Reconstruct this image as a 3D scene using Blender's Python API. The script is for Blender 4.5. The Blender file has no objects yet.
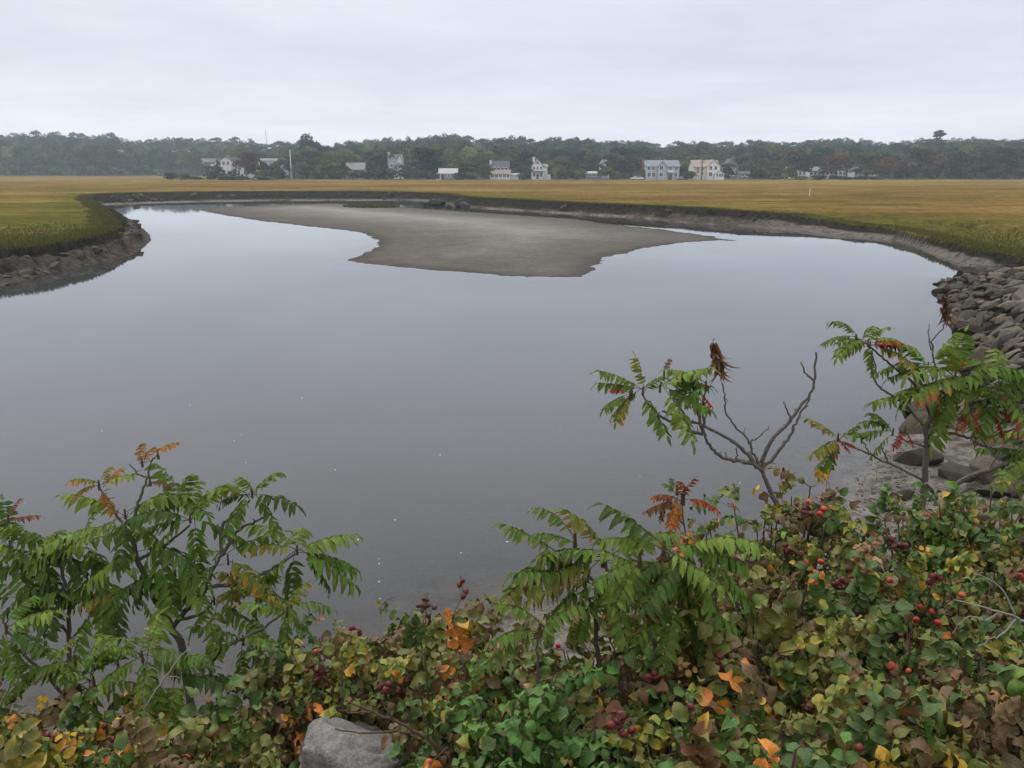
import bpy, bmesh, math, random
import numpy as np
from mathutils import Vector, Matrix, Euler

random.seed(7)
rng = np.random.default_rng(11)
R = math.radians
sc = bpy.context.scene
COL = sc.collection

# ------------------------------------------------------------------ camera
H = 5.0                     # eye height above the water
FPX = 852.0
PITCH = R(14.1)
cd = bpy.data.cameras.new('camera'); cam = bpy.data.objects.new('camera', cd); COL.objects.link(cam)
cam.location = (0, 0, H); cam.rotation_euler = (R(90) - PITCH, 0, 0)
cd.sensor_width = 36; cd.lens = FPX / 1024 * 36; cd.clip_start = 0.05; cd.clip_end = 9000
sc.camera = cam
CP, SP = math.cos(PITCH), math.sin(PITCH)

def ray(px, py):
    u = (px - 512) / FPX; v = (384 - py) / FPX
    return (u, CP + v * SP, -SP + v * CP)
def at_z(px, py, z=0.0):            # where a sight line meets the level z
    d = ray(px, py); k = (z - H) / d[2]
    return (d[0] * k, d[1] * k)
def at_y(px, py, Y):                # where a sight line is Y metres ahead
    d = ray(px, py); k = Y / d[1]
    return np.array((d[0] * k, Y, H + d[2] * k))

def reseed(k):
    global rng
    random.seed(k); rng = np.random.default_rng(abs(k))

# ------------------------------------------------------------------ noise
def _h(ix, iy, s):
    n = (ix * 374761393 + iy * 668265263 + s * 974634777) & 0xFFFFFFFF
    n = ((n ^ (n >> 13)) * 1274126177) & 0xFFFFFFFF
    return ((n ^ (n >> 16)) & 0xFFFF) / 65535.0
def vnoise(x, y, s=0):
    x = np.asarray(x, float); y = np.asarray(y, float)
    ix = np.floor(x).astype(np.int64); iy = np.floor(y).astype(np.int64)
    fx = x - ix; fy = y - iy
    fx = fx * fx * (3 - 2 * fx); fy = fy * fy * (3 - 2 * fy)
    a = _h(ix, iy, s); b = _h(ix + 1, iy, s); c = _h(ix, iy + 1, s); d = _h(ix + 1, iy + 1, s)
    return (a + (b - a) * fx) * (1 - fy) + (c + (d - c) * fx) * fy
def fbm(x, y, s=0, o=4):
    t = 0; a = 0.5; k = 0
    for i in range(o):
        t = t + a * vnoise(x * 2 ** i, y * 2 ** i, s + i); k += a; a *= .5
    return t / k * 2 - 1
def sstep(a, b, x):
    t = np.clip((x - a) / (b - a), 0, 1); return t * t * (3 - 2 * t)

# ------------------------------------------------------------------ mesh helpers
class MB:
    """collects vertices, faces, vertex colours and a leaf coordinate for ONE mesh"""
    def __init__(s): s.v = []; s.f = []; s.c = []; s.u = []; s.n = 0
    def add(s, v, f, c=(1, 1, 1), u=None):
        v = np.asarray(v, float).reshape(-1, 3); m = len(v)
        f = np.asarray(f, np.int64)
        s.v.append(v); s.f.append(f + s.n); s.n += m
        c = np.asarray(c, float)
        s.c.append(np.broadcast_to(c, (m, 3)) if c.ndim == 1 else c)
        s.u.append(np.zeros((m, 3)) if u is None else u)
    def build(s, name, mat, parent=None, smooth=True, loc=None):
        me = bpy.data.meshes.new(name)
        V = np.concatenate(s.v); 
        if loc is not None: V = V - np.asarray(loc, float)
        me.vertices.add(len(V)); me.vertices.foreach_set('co', V.astype(np.float32).ravel())
        loops = np.concatenate([f.ravel() for f in s.f])
        tot = np.concatenate([np.full(len(f), f.shape[1]) for f in s.f])
        st = np.concatenate(([0], np.cumsum(tot)[:-1]))
        me.loops.add(len(loops)); me.loops.foreach_set('vertex_index', loops.astype(np.int32))
        me.polygons.add(len(tot)); me.polygons.foreach_set('loop_start', st.astype(np.int32))
        me.polygons.foreach_set('use_smooth', np.full(len(tot), bool(smooth)))
        me.update(calc_edges=True)
        C = np.concatenate(s.c); C4 = np.ones((len(C), 4), np.float32); C4[:, :3] = C
        a = me.attributes.new('tone', 'FLOAT_COLOR', 'POINT'); a.data.foreach_set('color', C4.ravel())
        U = np.concatenate(s.u).astype(np.float32)
        a = me.attributes.new('luv', 'FLOAT_VECTOR', 'POINT'); a.data.foreach_set('vector', U.ravel())
        me.validate()
        if mat: me.materials.append(mat)
        o = bpy.data.objects.new(name, me); COL.objects.link(o)
        if parent is not None: o.parent = parent
        return o

BOXF = np.array([[0,3,2,1],[4,5,6,7],[0,1,5,4],[1,2,6,5],[2,3,7,6],[3,0,4,7]])
def box(mb, x0, x1, y0, y1, z0, z1, c=(1,1,1)):
    mb.add([(x0,y0,z0),(x1,y0,z0),(x1,y1,z0),(x0,y1,z0),(x0,y0,z1),(x1,y0,z1),(x1,y1,z1),(x0,y1,z1)], BOXF, c)

def unit(a):
    a = np.asarray(a, float); return a / (np.linalg.norm(a, axis=-1, keepdims=True) + 1e-12)

def tube(mb, pts, rad, n=6, c=(1,1,1), cap=True):
    P = np.asarray(pts, float); m = len(P); rad = np.broadcast_to(np.asarray(rad, float), (m,))
    T = np.gradient(P, axis=0); T = unit(T)
    ref = np.array((0.31, 0.17, 0.93)); 
    if abs(np.dot(T[0], ref)) > .9: ref = np.array((0.9, 0.3, 0.1))
    A = unit(np.cross(T, ref)); B = np.cross(T, A)
    ang = np.arange(n) / n * 2 * math.pi
    V = P[:, None, :] + rad[:, None, None] * (np.cos(ang)[None, :, None] * A[:, None, :] + np.sin(ang)[None, :, None] * B[:, None, :])
    i = np.arange(m - 1)[:, None] * n; j = np.arange(n)[None, :]; j2 = (j + 1) % n
    F = np.stack([i + j, i + j2, i + n + j2, i + n + j], -1).reshape(-1, 4)
    mb.add(V.reshape(-1, 3), F, c)
    if cap:
        mb.add(V[-1], [list(range(n))], c)

def spline(pts, n):
    """Catmull-Rom through pts, n points per span"""
    P = np.asarray(pts, float)
    if len(P) < 3: 
        t = np.linspace(0, 1, n + 1)[:, None]; return P[0] * (1 - t) + P[-1] * t
    Q = np.vstack([2 * P[0] - P[1], P, 2 * P[-1] - P[-2]]); out = []
    for i in range(len(P) - 1):
        p0, p1, p2, p3 = Q[i:i + 4]
        for t in np.linspace(0, 1, n, endpoint=False):
            out.append(.5 * ((2 * p1) + (-p0 + p2) * t + (2 * p0 - 5 * p1 + 4 * p2 - p3) * t * t + (-p0 + 3 * p1 - 3 * p2 + p3) * t ** 3))
    out.append(P[-1]); return np.array(out)

def tag(o, label=None, cat=None, group=None, kind=None):
    if label: o['label'] = label
    if cat: o['category'] = cat
    if group: o['group'] = group
    if kind: o['kind'] = kind
    return o
def empty(name, loc, rz=0):
    o = bpy.data.objects.new(name, None); COL.objects.link(o)
    o.location = tuple(float(v) for v in loc); o.rotation_euler = (0, 0, rz); o.empty_display_size = .2
    return o

# ------------------------------------------------------------------ materials
def newmat(name):
    m = bpy.data.materials.new(name); m.use_nodes = True
    nt = m.node_tree; nt.nodes.clear()
    out = nt.nodes.new('ShaderNodeOutputMaterial')
    return m, nt, out
class NT:
    def __init__(s, nt): s.nt = nt
    def n(s, t, **k):
        x = s.nt.nodes.new(t)
        for a, b in k.items():
            if a.startswith('i_'):
                key = a[2:]; key = int(key) if key.isdigit() else key.replace('_', ' ')
                s.set(x.inputs[key], b)
            else: setattr(x, a, b)
        return x
    def set(s, inp, v):
        if isinstance(v, bpy.types.NodeSocket): s.nt.links.new(v, inp)
        elif isinstance(v, (tuple, list)) and len(v) == 3 and inp.type == 'RGBA': inp.default_value = (*v, 1)
        else: inp.default_value = v
    def mix(s, fac, a, b, mode='MIX'):
        x = s.nt.nodes.new('ShaderNodeMix'); x.data_type = 'RGBA'; x.blend_type = mode
        s.set(x.inputs[0], fac); s.set(x.inputs[6], a); s.set(x.inputs[7], b); return x.outputs[2]
    def math(s, op, a, b=0.0, c=None, clamp=False):
        x = s.nt.nodes.new('ShaderNodeMath'); x.operation = op; x.use_clamp = clamp
        s.set(x.inputs[0], a); s.set(x.inputs[1], b)
        if c is not None: s.set(x.inputs[2], c)
        return x.outputs[0]
    def noise(s, scale, detail=4, rough=.55, vec=None, dist=0):
        x = s.nt.nodes.new('ShaderNodeTexNoise'); x.inputs['Scale'].default_value = scale
        x.inputs['Detail'].default_value = detail; x.inputs['Roughness'].default_value = rough
        x.inputs['Distortion'].default_value = dist
        if vec is not None: s.nt.links.new(vec, x.inputs['Vector'])
        return x.outputs[0]
    def ramp(s, fac, stops):
        x = s.nt.nodes.new('ShaderNodeValToRGB'); cr = x.color_ramp
        while len(cr.elements) < len(stops): cr.elements.new(.5)
        for e, (p, c) in zip(cr.elements, stops):
            e.position = p; e.color = (*c, 1) if isinstance(c, tuple) else (c, c, c, 1)
        s.set(x.inputs[0], fac); return x.outputs[0]
    def mapr(s, v, a, b, c, d):
        x = s.nt.nodes.new('ShaderNodeMapRange'); s.set(x.inputs[0], v)
        for i, k in enumerate((a, b, c, d)): x.inputs[i + 1].default_value = k
        return x.outputs[0]
    def bump(s, h, strength, dist):
        x = s.nt.nodes.new('ShaderNodeBump'); x.inputs['Strength'].default_value = strength
        x.inputs['Distance'].default_value = dist; s.set(x.inputs['Height'], h); return x.outputs[0]
    def attr(s, name):
        x = s.nt.nodes.new('ShaderNodeAttribute'); x.attribute_name = name; return x
    def pbr(s, col, rough=.8, normal=None, spec=.3, metal=0.0):
        x = s.nt.nodes.new('ShaderNodeBsdfPrincipled'); s.set(x.inputs['Base Color'], col)
        s.set(x.inputs['Roughness'], rough); s.set(x.inputs['Specular IOR Level'], spec); s.set(x.inputs['Metallic'], metal)
        if normal is not None: s.set(x.inputs['Normal'], normal)
        return x

def m_plain(name, col, rough=.7, var=.25, scale=3.0, spec=.3):
    m, nt, out = newmat(name); N = NT(nt)
    geo = N.n('ShaderNodeNewGeometry').outputs['Position']
    k = N.noise(scale, 5, .6, geo)
    c = N.mix(1.0, col, N.ramp(k, [(.25, 1 - var), (.75, 1 + var)]), 'MULTIPLY')
    nt.links.new(N.pbr(c, rough, None, spec).outputs[0], out.inputs[0]); return m

def m_leaf(name, trans=.25, rough=.45, rib=1.35, spec=.4):
    m, nt, out = newmat(name); N = NT(nt)
    a = N.attr('tone').outputs['Color']; lv = N.attr('luv').outputs['Vector']
    sx = N.n('ShaderNodeSeparateXYZ', i_0=lv)
    ax = N.math('ABSOLUTE', sx.outputs[0])
    ribm = N.mapr(ax, 0.0, .16, 1, 0)
    vein = N.math('SINE', N.math('MULTIPLY', N.math('SUBTRACT', sx.outputs[1], N.math('MULTIPLY', ax, .35)), 48.0))
    vein = N.mapr(vein, .3, 1, 0, 1)
    geo = N.n('ShaderNodeNewGeometry').outputs['Position']
    blotch = N.noise(55, 4, .65, geo)
    c = N.mix(1.0, a, N.ramp(blotch, [(.25, .72), (.5, 1.0), (.78, 1.28)]), 'MULTIPLY')
    c = N.mix(N.math('MULTIPLY', ribm, .5), c, N.mix(1.0, c, (rib * 1.25, rib * 1.15, rib), 'MULTIPLY'))
    c = N.mix(N.math('MULTIPLY', vein, .18), c, N.mix(1.0, c, (.6, .62, .6), 'MULTIPLY'))
    bmp = N.bump(N.math('ADD', N.math('MULTIPLY', vein, -.6), N.math('MULTIPLY', ribm, -1.0)), .5, .002)
    p = N.pbr(c, rough, bmp, spec)
    t = N.n('ShaderNodeBsdfTranslucent', i_Color=N.mix(1.0, c, (1.15, 1.1, .7), 'MULTIPLY'))
    mx = N.n('ShaderNodeMixShader', i_0=trans); nt.links.new(p.outputs[0], mx.inputs[1]); nt.links.new(t.outputs[0], mx.inputs[2])
    nt.links.new(mx.outputs[0], out.inputs[0]); return m

def m_bark(name, c0, c1, scale=60):
    m, nt, out = newmat(name); N = NT(nt)
    geo = N.n('ShaderNodeNewGeometry').outputs['Position']
    k = N.noise(scale, 5, .65, geo); a = N.attr('tone').outputs['Color']
    c = N.mix(1.0, N.mix(k, c0, c1), a, 'MULTIPLY')
    nt.links.new(N.pbr(c, .85, N.bump(k, .6, .006), .2).outputs[0], out.inputs[0]); return m

def m_treecrown(name):
    m, nt, out = newmat(name); N = NT(nt)
    oi = N.n('ShaderNodeObjectInfo'); a = N.attr('tone').outputs['Color']
    c = N.mix(1.0, a, oi.outputs['Color'], 'MULTIPLY')
    p = N.pbr(c, .8, None, .15)
    t = N.n('ShaderNodeBsdfTranslucent', i_Color=c)
    mx = N.n('ShaderNodeMixShader', i_0=.25); nt.links.new(p.outputs[0], mx.inputs[1]); nt.links.new(t.outputs[0], mx.inputs[2])
    nt.links.new(mx.outputs[0], out.inputs[0]); return m

M = {}
M['sumac'] = m_leaf('sumac_leaf', .30, .6, 1.35, .22)
M['rose'] = m_leaf('rose_leaf', .12, .50, 1.2, .32)
M['bark'] = m_bark('sumac_bark', (.075, .062, .055), (.17, .15, .135), 70)
M['cane'] = m_bark('rose_cane', (.06, .035, .025), (.13, .085, .06), 90)
M['deadwood'] = m_bark('bleached_twig', (.22, .20, .185), (.36, .34, .315), 80)
M['crown'] = m_treecrown('tree_foliage')
M['trunk'] = m_bark('tree_bark', (.06, .05, .04), (.13, .11, .095), 3)

def m_hip():
    m, nt, out = newmat('rose_hip_skin'); N = NT(nt)
    geo = N.n('ShaderNodeNewGeometry').outputs['Position']
    oi = N.n('ShaderNodeObjectInfo')
    k = N.noise(60, 4, .6, geo)
    c = N.mix(1.0, oi.outputs['Color'], N.ramp(k, [(.3, .75), (.7, 1.2)]), 'MULTIPLY')
    nt.links.new(N.pbr(c, .52, None, .4).outputs[0], out.inputs[0]); return m
M['hip'] = m_hip()
M['calyx'] = m_plain('dry_calyx', (.10, .06, .035), .9, .3, 80)

def m_ground_marsh():
    m, nt, out = newmat('marsh_turf'); N = NT(nt)
    a = N.attr('tone').outputs['Color']
    geo = N.n('ShaderNodeNewGeometry').outputs['Position']
    k1 = N.noise(.9, 6, .7, geo); mp = N.n('ShaderNodeMapping', i_0=geo); mp.inputs['Scale'].default_value = (.22, 1, 1); k2 = N.noise(.16, 6, .7, mp.outputs[0])
    c = N.mix(1.0, a, N.ramp(k1, [(.30, .5), (.5, 1.0), (.70, 1.45)]), 'MULTIPLY')
    c = N.mix(1.0, c, N.ramp(k2, [(.32, .62), (.5, 1.0), (.68, 1.3)]), 'MULTIPLY')
    nt.links.new(N.pbr(c, 1.0, N.bump(k1, .7, .25), 0.0).outputs[0], out.inputs[0]); return m
def m_mud():
    m, nt, out = newmat('wet_mud'); N = NT(nt)
    a = N.attr('tone').outputs['Color']
    geo = N.n('ShaderNodeNewGeometry').outputs['Position']
    k1 = N.noise(2.2, 7, .68, geo); k2 = N.noise(11, 5, .65, geo)
    c = N.mix(1.0, a, N.ramp(k1, [(.34, .32), (.5, .95), (.68, 1.45)]), 'MULTIPLY')
    c = N.mix(1.0, c, N.ramp(k2, [(.3, .7), (.7, 1.3)]), 'MULTIPLY')
    r = N.ramp(k1, [(.35, .55), (.65, .85)])
    nt.links.new(N.pbr(c, r, N.bump(N.math('ADD', k1, N.math('MULTIPLY', k2, .35)), 1.0, .3), 0.0).outputs[0], out.inputs[0]); return m
def m_sand():
    m, nt, out = newmat('grey_sand'); N = NT(nt)
    a = N.attr('tone').outputs['Color']
    geo = N.n('ShaderNodeNewGeometry').outputs['Position']
    mp = N.n('ShaderNodeMapping', i_0=geo); mp.inputs['Scale'].default_value = (.6, 1.6, 1)
    k1 = N.noise(1.3, 6, .75, mp.outputs[0]); k2 = N.noise(6, 4, .7, geo); k3 = N.noise(.18, 4, .6, geo)
    c = N.mix(1.0, a, N.ramp(k1, [(.3, .68), (.5, 1.0), (.75, 1.32)]), 'MULTIPLY')
    c = N.mix(1.0, c, N.ramp(k2, [(.3, .7), (.7, 1.25)]), 'MULTIPLY')
    c = N.mix(1.0, c, N.ramp(k3, [(.3, .88), (.7, 1.12)]), 'MULTIPLY')
    nt.links.new(N.pbr(c, .95, N.bump(N.math('ADD', k1, k2), .6, .08), .04).outputs[0], out.inputs[0]); return m
def m_soil():
    m, nt, out = newmat('litter_soil'); N = NT(nt)
    geo = N.n('ShaderNodeNewGeometry').outputs['Position']
    a = N.attr('tone').outputs['Color']
    v = N.n('ShaderNodeTexVoronoi', i_Scale=28.0); nt.links.new(geo, v.inputs['Vector'])
    k1 = N.noise(5, 6, .7, geo)
    c = N.mix(1.0, a, N.ramp(v.outputs['Color'], [(.2, .5), (.8, 1.5)]), 'MULTIPLY')
    c = N.mix(1.0, c, N.ramp(k1, [(.3, .6), (.7, 1.3)]), 'MULTIPLY')
    nt.links.new(N.pbr(c, .9, N.bump(N.math('ADD', k1, v.outputs['Distance']), .9, .04), .2).outputs[0], out.inputs[0]); return m
M['marsh'] = m_ground_marsh(); M['mud'] = m_mud(); M['sand'] = m_sand(); M['soil'] = m_soil()

def m_grass():
    m, nt, out = newmat('marsh_grass_blade'); N = NT(nt)
    a = N.attr('tone').outputs['Color']
    p = N.pbr(a, .8, None, .15); t = N.n('ShaderNodeBsdfTranslucent', i_Color=a)
    mx = N.n('ShaderNodeMixShader', i_0=.3); nt.links.new(p.outputs[0], mx.inputs[1]); nt.links.new(t.outputs[0], mx.inputs[2])
    nt.links.new(mx.outputs[0], out.inputs[0]); return m
M['grass'] = m_grass()

def m_rock(name, c0, c1, wet=True):
    m, nt, out = newmat(name); N = NT(nt)
    geo = N.n('ShaderNodeNewGeometry').outputs['Position']
    tc = N.n('ShaderNodeTexCoord').outputs['Object']; oi = N.n('ShaderNodeObjectInfo')
    k1 = N.noise(2.2, 7, .7, tc); k2 = N.noise(16, 6, .75, tc); k3 = N.noise(5, 5, .7, tc, 1.5)
    k4 = N.noise(60, 3, .7, tc)
    c = N.mix(k1, c0, c1)
    c = N.mix(1.0, c, oi.outputs['Color'], 'MULTIPLY')
    c = N.mix(1.0, c, N.ramp(k2, [(.3, .6), (.5, 1.0), (.72, 1.35)]), 'MULTIPLY')
    c = N.mix(N.ramp(k3, [(.55, 0.0), (.68, .55)]), c, N.mix(1.0, c, (.45, .45, .42), 'MULTIPLY'))
    c = N.mix(1.0, c, N.ramp(k4, [(.35, .78), (.5, 1.0), (.65, 1.2)]), 'MULTIPLY')
    rough = .85
    if wet:     # tide line: weed-darkened stone below it
        z = N.n('ShaderNodeSeparateXYZ', i_0=geo).outputs[2]
        w = N.mapr(N.math('ADD', z, N.math('MULTIPLY', k1, .5)), .45, 1.1, 1, 0)
        c = N.mix(w, c, N.mix(1.0, c, (.50, .50, .44), 'MULTIPLY'))
    nt.links.new(N.pbr(c, rough, N.bump(N.math('ADD', k1, N.math('MULTIPLY', k2, .4)), .8, .06), .3).outputs[0], out.inputs[0]); return m
M['rock'] = m_rock('riprap_stone', (.060, .052, .045), (.205, .178, .150))
M['boulder'] = m_rock('granite_boulder', (.22, .22, .215), (.42, .41, .39), False)
M['peat'] = m_plain('dark_peat', (.045, .038, .030), .8, .5, 4)

def m_water():
    m, nt, out = newmat('creek_water'); N = NT(nt)
    geo = N.n('ShaderNodeNewGeometry').outputs['Position']
    mp = N.n('ShaderNodeMapping', i_0=geo); mp.inputs['Scale'].default_value = (1, 1, 1)
    k = N.noise(2.0, 3, .5, mp.outputs[0]); k2 = N.noise(.35, 2, .5, mp.outputs[0])
    bmp = N.bump(N.math('ADD', N.math('MULTIPLY', k, .25), k2), .10, .02)
    fr = N.n('ShaderNodeFresnel', i_IOR=1.333); nt.links.new(bmp, fr.inputs['Normal'])
    gl = N.n('ShaderNodeBsdfGlossy', i_Roughness=.02, i_Color=(.97, .98, 1.0)); nt.links.new(bmp, gl.inputs['Normal'])
    murk = N.attr('luv').outputs['Vector']; mk = N.n('ShaderNodeSeparateXYZ', i_0=murk).outputs[0]
    df = N.n('ShaderNodeBsdfDiffuse', i_Color=(.060, .063, .064))
    tr = N.n('ShaderNodeBsdfTransparent', i_Color=(.86, .84, .78))
    m1 = N.n('ShaderNodeMixShader', i_0=mk); nt.links.new(tr.outputs[0], m1.inputs[1]); nt.links.new(df.outputs[0], m1.inputs[2])
    m2 = N.n('ShaderNodeMixShader', i_0=fr.outputs[0]); nt.links.new(m1.outputs[0], m2.inputs[1]); nt.links.new(gl.outputs[0], m2.inputs[2])
    nt.links.new(m2.outputs[0], out.inputs[0]); return m
M['water'] = m_water()

# ------------------------------------------------------------------ shorelines (plan)
def P0(l, z=0.0): return [at_z(p[0], p[1], p[2] if len(p) > 2 else z) for p in l]
W_marsh = [(-80, 25)] + P0([(-700,360),(-350,325),(-150,303),(0,286),(50,273),(100,262),(125,257),(143,248),(150,240),(147,233),(140,227),
    (125,217),(107,210),(97,205.5),(112,204.3),(127,204.2),(155,203),(210,202),(280,201),(350,200.5),(420,200.5),(445,204),(470,207.5),
    (520,210.8),(587,215),(637,218),(687,223),(762,228),(805,232.5),(838,236.5),(880,239),(905,242.5),(928,252),(948,260),(972,270)])
W_emb = P0([(946,281),(948,297),(965,328),(973,345),(962,375),(938,405),(903,440),(874,465),(857,490),(838,520),(800,560),(740,590),
    (660,604),(560,608),(480,620),(420,655),(330,688),(250,712),(100,728),(0,738),(-400,745),(-900,740)]) + [(-80, 3)]
def smooth_line(l, n=6): return spline(np.array(l), n)
WM = smooth_line(W_marsh); WE = smooth_line(W_emb)
WPOLY = np.vstack([WM, WE])
G_px = [(-350,268),(-150,258),(0,249),(40,246),(75,240),(100,235),(117,228),(120,221,1.5),(112,210,1.5),(100,200,1.5),(93,196.5,1.4),
    (100,194),(160,192.3),(256,191.3),(350,191.3),(430,193),(462,196.8),(512,199.2),(560,202),(620,204.5),(680,207),(740,210.5),(790,213),
    (830,216),(843,219,1.0),(856,225,.7),(880,227.5,.6),(930,239,.6),(975,251,.6),(1024,263,.5),(1080,276,.5)]
GPOLY = np.vstack([[(-90, 29)], smooth_line(P0(G_px, 1.15), 5), [(30, 30), (45, 8), (60, -60), (-95, -60), (-95, 0)]])
S_px = [(195,209),(225,215),(256,220),(300,225),(340,229),(365,233.5),(379,240),(379,246),(366,253),(348,260),(380,264),(412,267.5),(460,271.5),
    (500,275),(545,276.5),(584,276.5),(590,270),(596,264),(602,258),(625,252),(650,246.5),(680,242.5),(720,239.5),(736,240.5),(700,234),(660,229),(620,225),
    (574,218.5),(512,214.5),(460,211),(430,208.8),(390,206),(330,203.3),(260,205.3),(215,207.5)]
SPOLY = np.array(P0(S_px, .03))

def seg_dist(X, Y, poly, closed=True):
    A = poly; B = np.roll(poly, -1, 0) if closed else poly[1:]
    if not closed: A = poly[:-1]
    X = X.astype(np.float32); Y = Y.astype(np.float32)
    best = np.full(X.shape, 1e18, np.float32)
    for (ax, ay), (bx, by) in zip(A.astype(np.float32), B.astype(np.float32)):
        dx, dy = bx - ax, by - ay; L = dx * dx + dy * dy + 1e-12
        t = np.clip(((X - ax) * dx + (Y - ay) * dy) / L, 0, 1)
        d = (X - ax - t * dx) ** 2 + (Y - ay - t * dy) ** 2
        np.minimum(best, d, out=best)
    return np.sqrt(best).astype(float)
def inside(X, Y, poly):
    c = np.zeros(X.shape, bool); A = poly; B = np.roll(poly, -1, 0)
    for (ax, ay), (bx, by) in zip(A, B):
        if ay == by: continue
        m = ((ay > Y) != (by > Y)) & (X < (bx - ax) * (Y - ay) / (by - ay) + ax)
        c ^= m
    return c

DITCHES = [P0([(858,190),(900,189.3),(950,188.6),(1000,188.8),(1060,188.5)], 1.15),
           P0([(-60,193.5),(0,193),(45,192),(85,191)], 1.15),
           P0([(893,217),(935,220),(975,224.5),(1030,231)], 1.1)]

def far_up(X, Y):
    up = np.clip(sstep(330, 372, Y + .12 * np.abs(X)) * sstep(-150, -120, X) + sstep(560, 600, Y), 0, 1)
    hill = 13 * sstep(400, 640, Y) * (.55 + .45 * np.exp(-((X - 40) / 170) ** 2)) * sstep(-190, -120, X - .12 * (Y - 400)) + 20 * sstep(600, 800, Y) * sstep(-60, -220, X) + 9 * sstep(430, 650, Y) * sstep(120, 300, X)
    return hill, up
def far_z(x, y):
    h, u = far_up(np.array([float(x)]), np.array([float(y)])); return float(1.15 + .1 * u[0] + h[0])
def terrain(X, Y):
    X = np.asarray(X, float); Y = np.asarray(Y, float)
    sh = X.shape; X = X.ravel(); Y = Y.ravel()
    dist = np.hypot(X, Y)
    inW = inside(X, Y, WPOLY)
    dWM = seg_dist(X, Y, WM, False); dWE = seg_dist(X, Y, WE, False); dW = np.minimum(dWM, dWE)
    inG = inside(X, Y, GPOLY); dG = seg_dist(X, Y, GPOLY)
    amp = np.clip(dist / 60, .25, 1.2) * np.clip((dW + dG) / 9, .12, 1)
    lod = sstep(48, 72, dist)
    def lf(f, sd, o=4):
        return fbm(X * f, Y * f, sd, o) * (1 - lod) + fbm(X * f * .6, Y * f * .6, sd, 2) * lod
    wob = lf(.7, 3) * .35 * amp + fbm(X * .25, Y * .25, 9) * .5 * amp
    right = sstep(18, 30, X) * (1 - sstep(70, 90, Y))                  # low marsh at the right shore
    sdW = np.where(inW, -dW, dW) + wob * (1 - .6 * right) * np.where(dWE < dWM, .35, 1.0)
    # marsh and its scarp
    right = sstep(18, 30, X) * (1 - sstep(70, 90, Y))                  # low marsh at the right shore
    hgrass = 1.15 - .5 * right * (1 - sstep(1, 9, np.where(inG, 0, dG)))
    a = np.clip(sdW, 0, None); sdG = np.where(inG, dG, -dG) + (lf(.8, 21) * .6 + fbm(X * .22, Y * .22, 25) * 1.1) * amp * (1 - .8 * right)
    t = a / (a + np.clip(sdG, 1e-3, None))
    lump = lf(1.1, 30, 5)
    bench = .22 * sstep(.34, .40, t + .10 * lump) - .22 * sstep(.34, 1, t)
    prof = .64 * t ** .85 + .36 * sstep(.86, .985, t) + bench
    prof_r = .70 * t + .30 * sstep(.90, 1, t); prof = prof * (1 - right) + prof_r * right
    hm = np.where(sdG <= 0, hgrass + .07 * fbm(X * .5, Y * .5, 40), hgrass * prof + (.42 - .34 * right) * (lump * (1 - .4 * lod) + .5 * fbm(X * 2.6, Y * 2.6, 33, 3) * (1 - lod)) * sstep(.1, .5, t) * (1 - sstep(.9, 1, t)))
    for i, dl in enumerate(DITCHES):
        dd = seg_dist(X, Y, np.array(dl), False)
        wd = (1.6, 1.2, .7)[i]
        hm = hm - (.75, .7, .45)[i] * (1 - sstep(.4 * wd, wd, dd + .5 * fbm(X * .3, Y * .3, 55)))
    # embankment
    beach = 1.7 * (1 - sstep(15, 19, Y)) * sstep(-2, 5, X) + .5
    aE = np.clip(sdW, 0, None)
    he = np.where(aE < beach, .07 * aE, .07 * beach + .55 * (aE - beach))
    he = np.minimum(he, 3.4) + .10 * fbm(X * .9, Y * .9, 60) * sstep(.5, 2, aE)
    he = he * (1 - .80 * sstep(25, 39, Y))
    wE = sstep(-2.5, 2.5, dWM - dWE)
    land = hm * (1 - wE) + he * wE
    bed = -np.minimum(.9, np.clip(-sdW, 0, None) * np.where(dWE < dWM, .10, .16))
    z = np.where(sdW > 0, land, bed)
    # sandbar
    inS = inside(X, Y, SPOLY); dS = seg_dist(X, Y, SPOLY)
    sdS = np.where(inS, dS, -dS) + fbm(X * .7, Y * .7, 70) * .5 + fbm(X * 2.2, Y * 2.2, 71) * .22
    zs = np.where(sdS > 0, np.minimum(.42, .016 * sdS + .004) + .018 * fbm(X * .5, Y * .5, 77) * sstep(0, 4, sdS), sdS * .06)
    z = np.where(sdW < 0, np.maximum(z, np.maximum(zs, -.9)), z)
    # far upland and wooded hills
    hill, up = far_up(X, Y)
    z = z + up * .1 + hill
    info = dict(sdW=sdW, sdG=sdG, inG=inG, sdS=sdS, wE=wE, t=t, dist=dist, up=np.clip(up + (hill > .5), 0, 1))
    return z.reshape(sh), info

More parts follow.
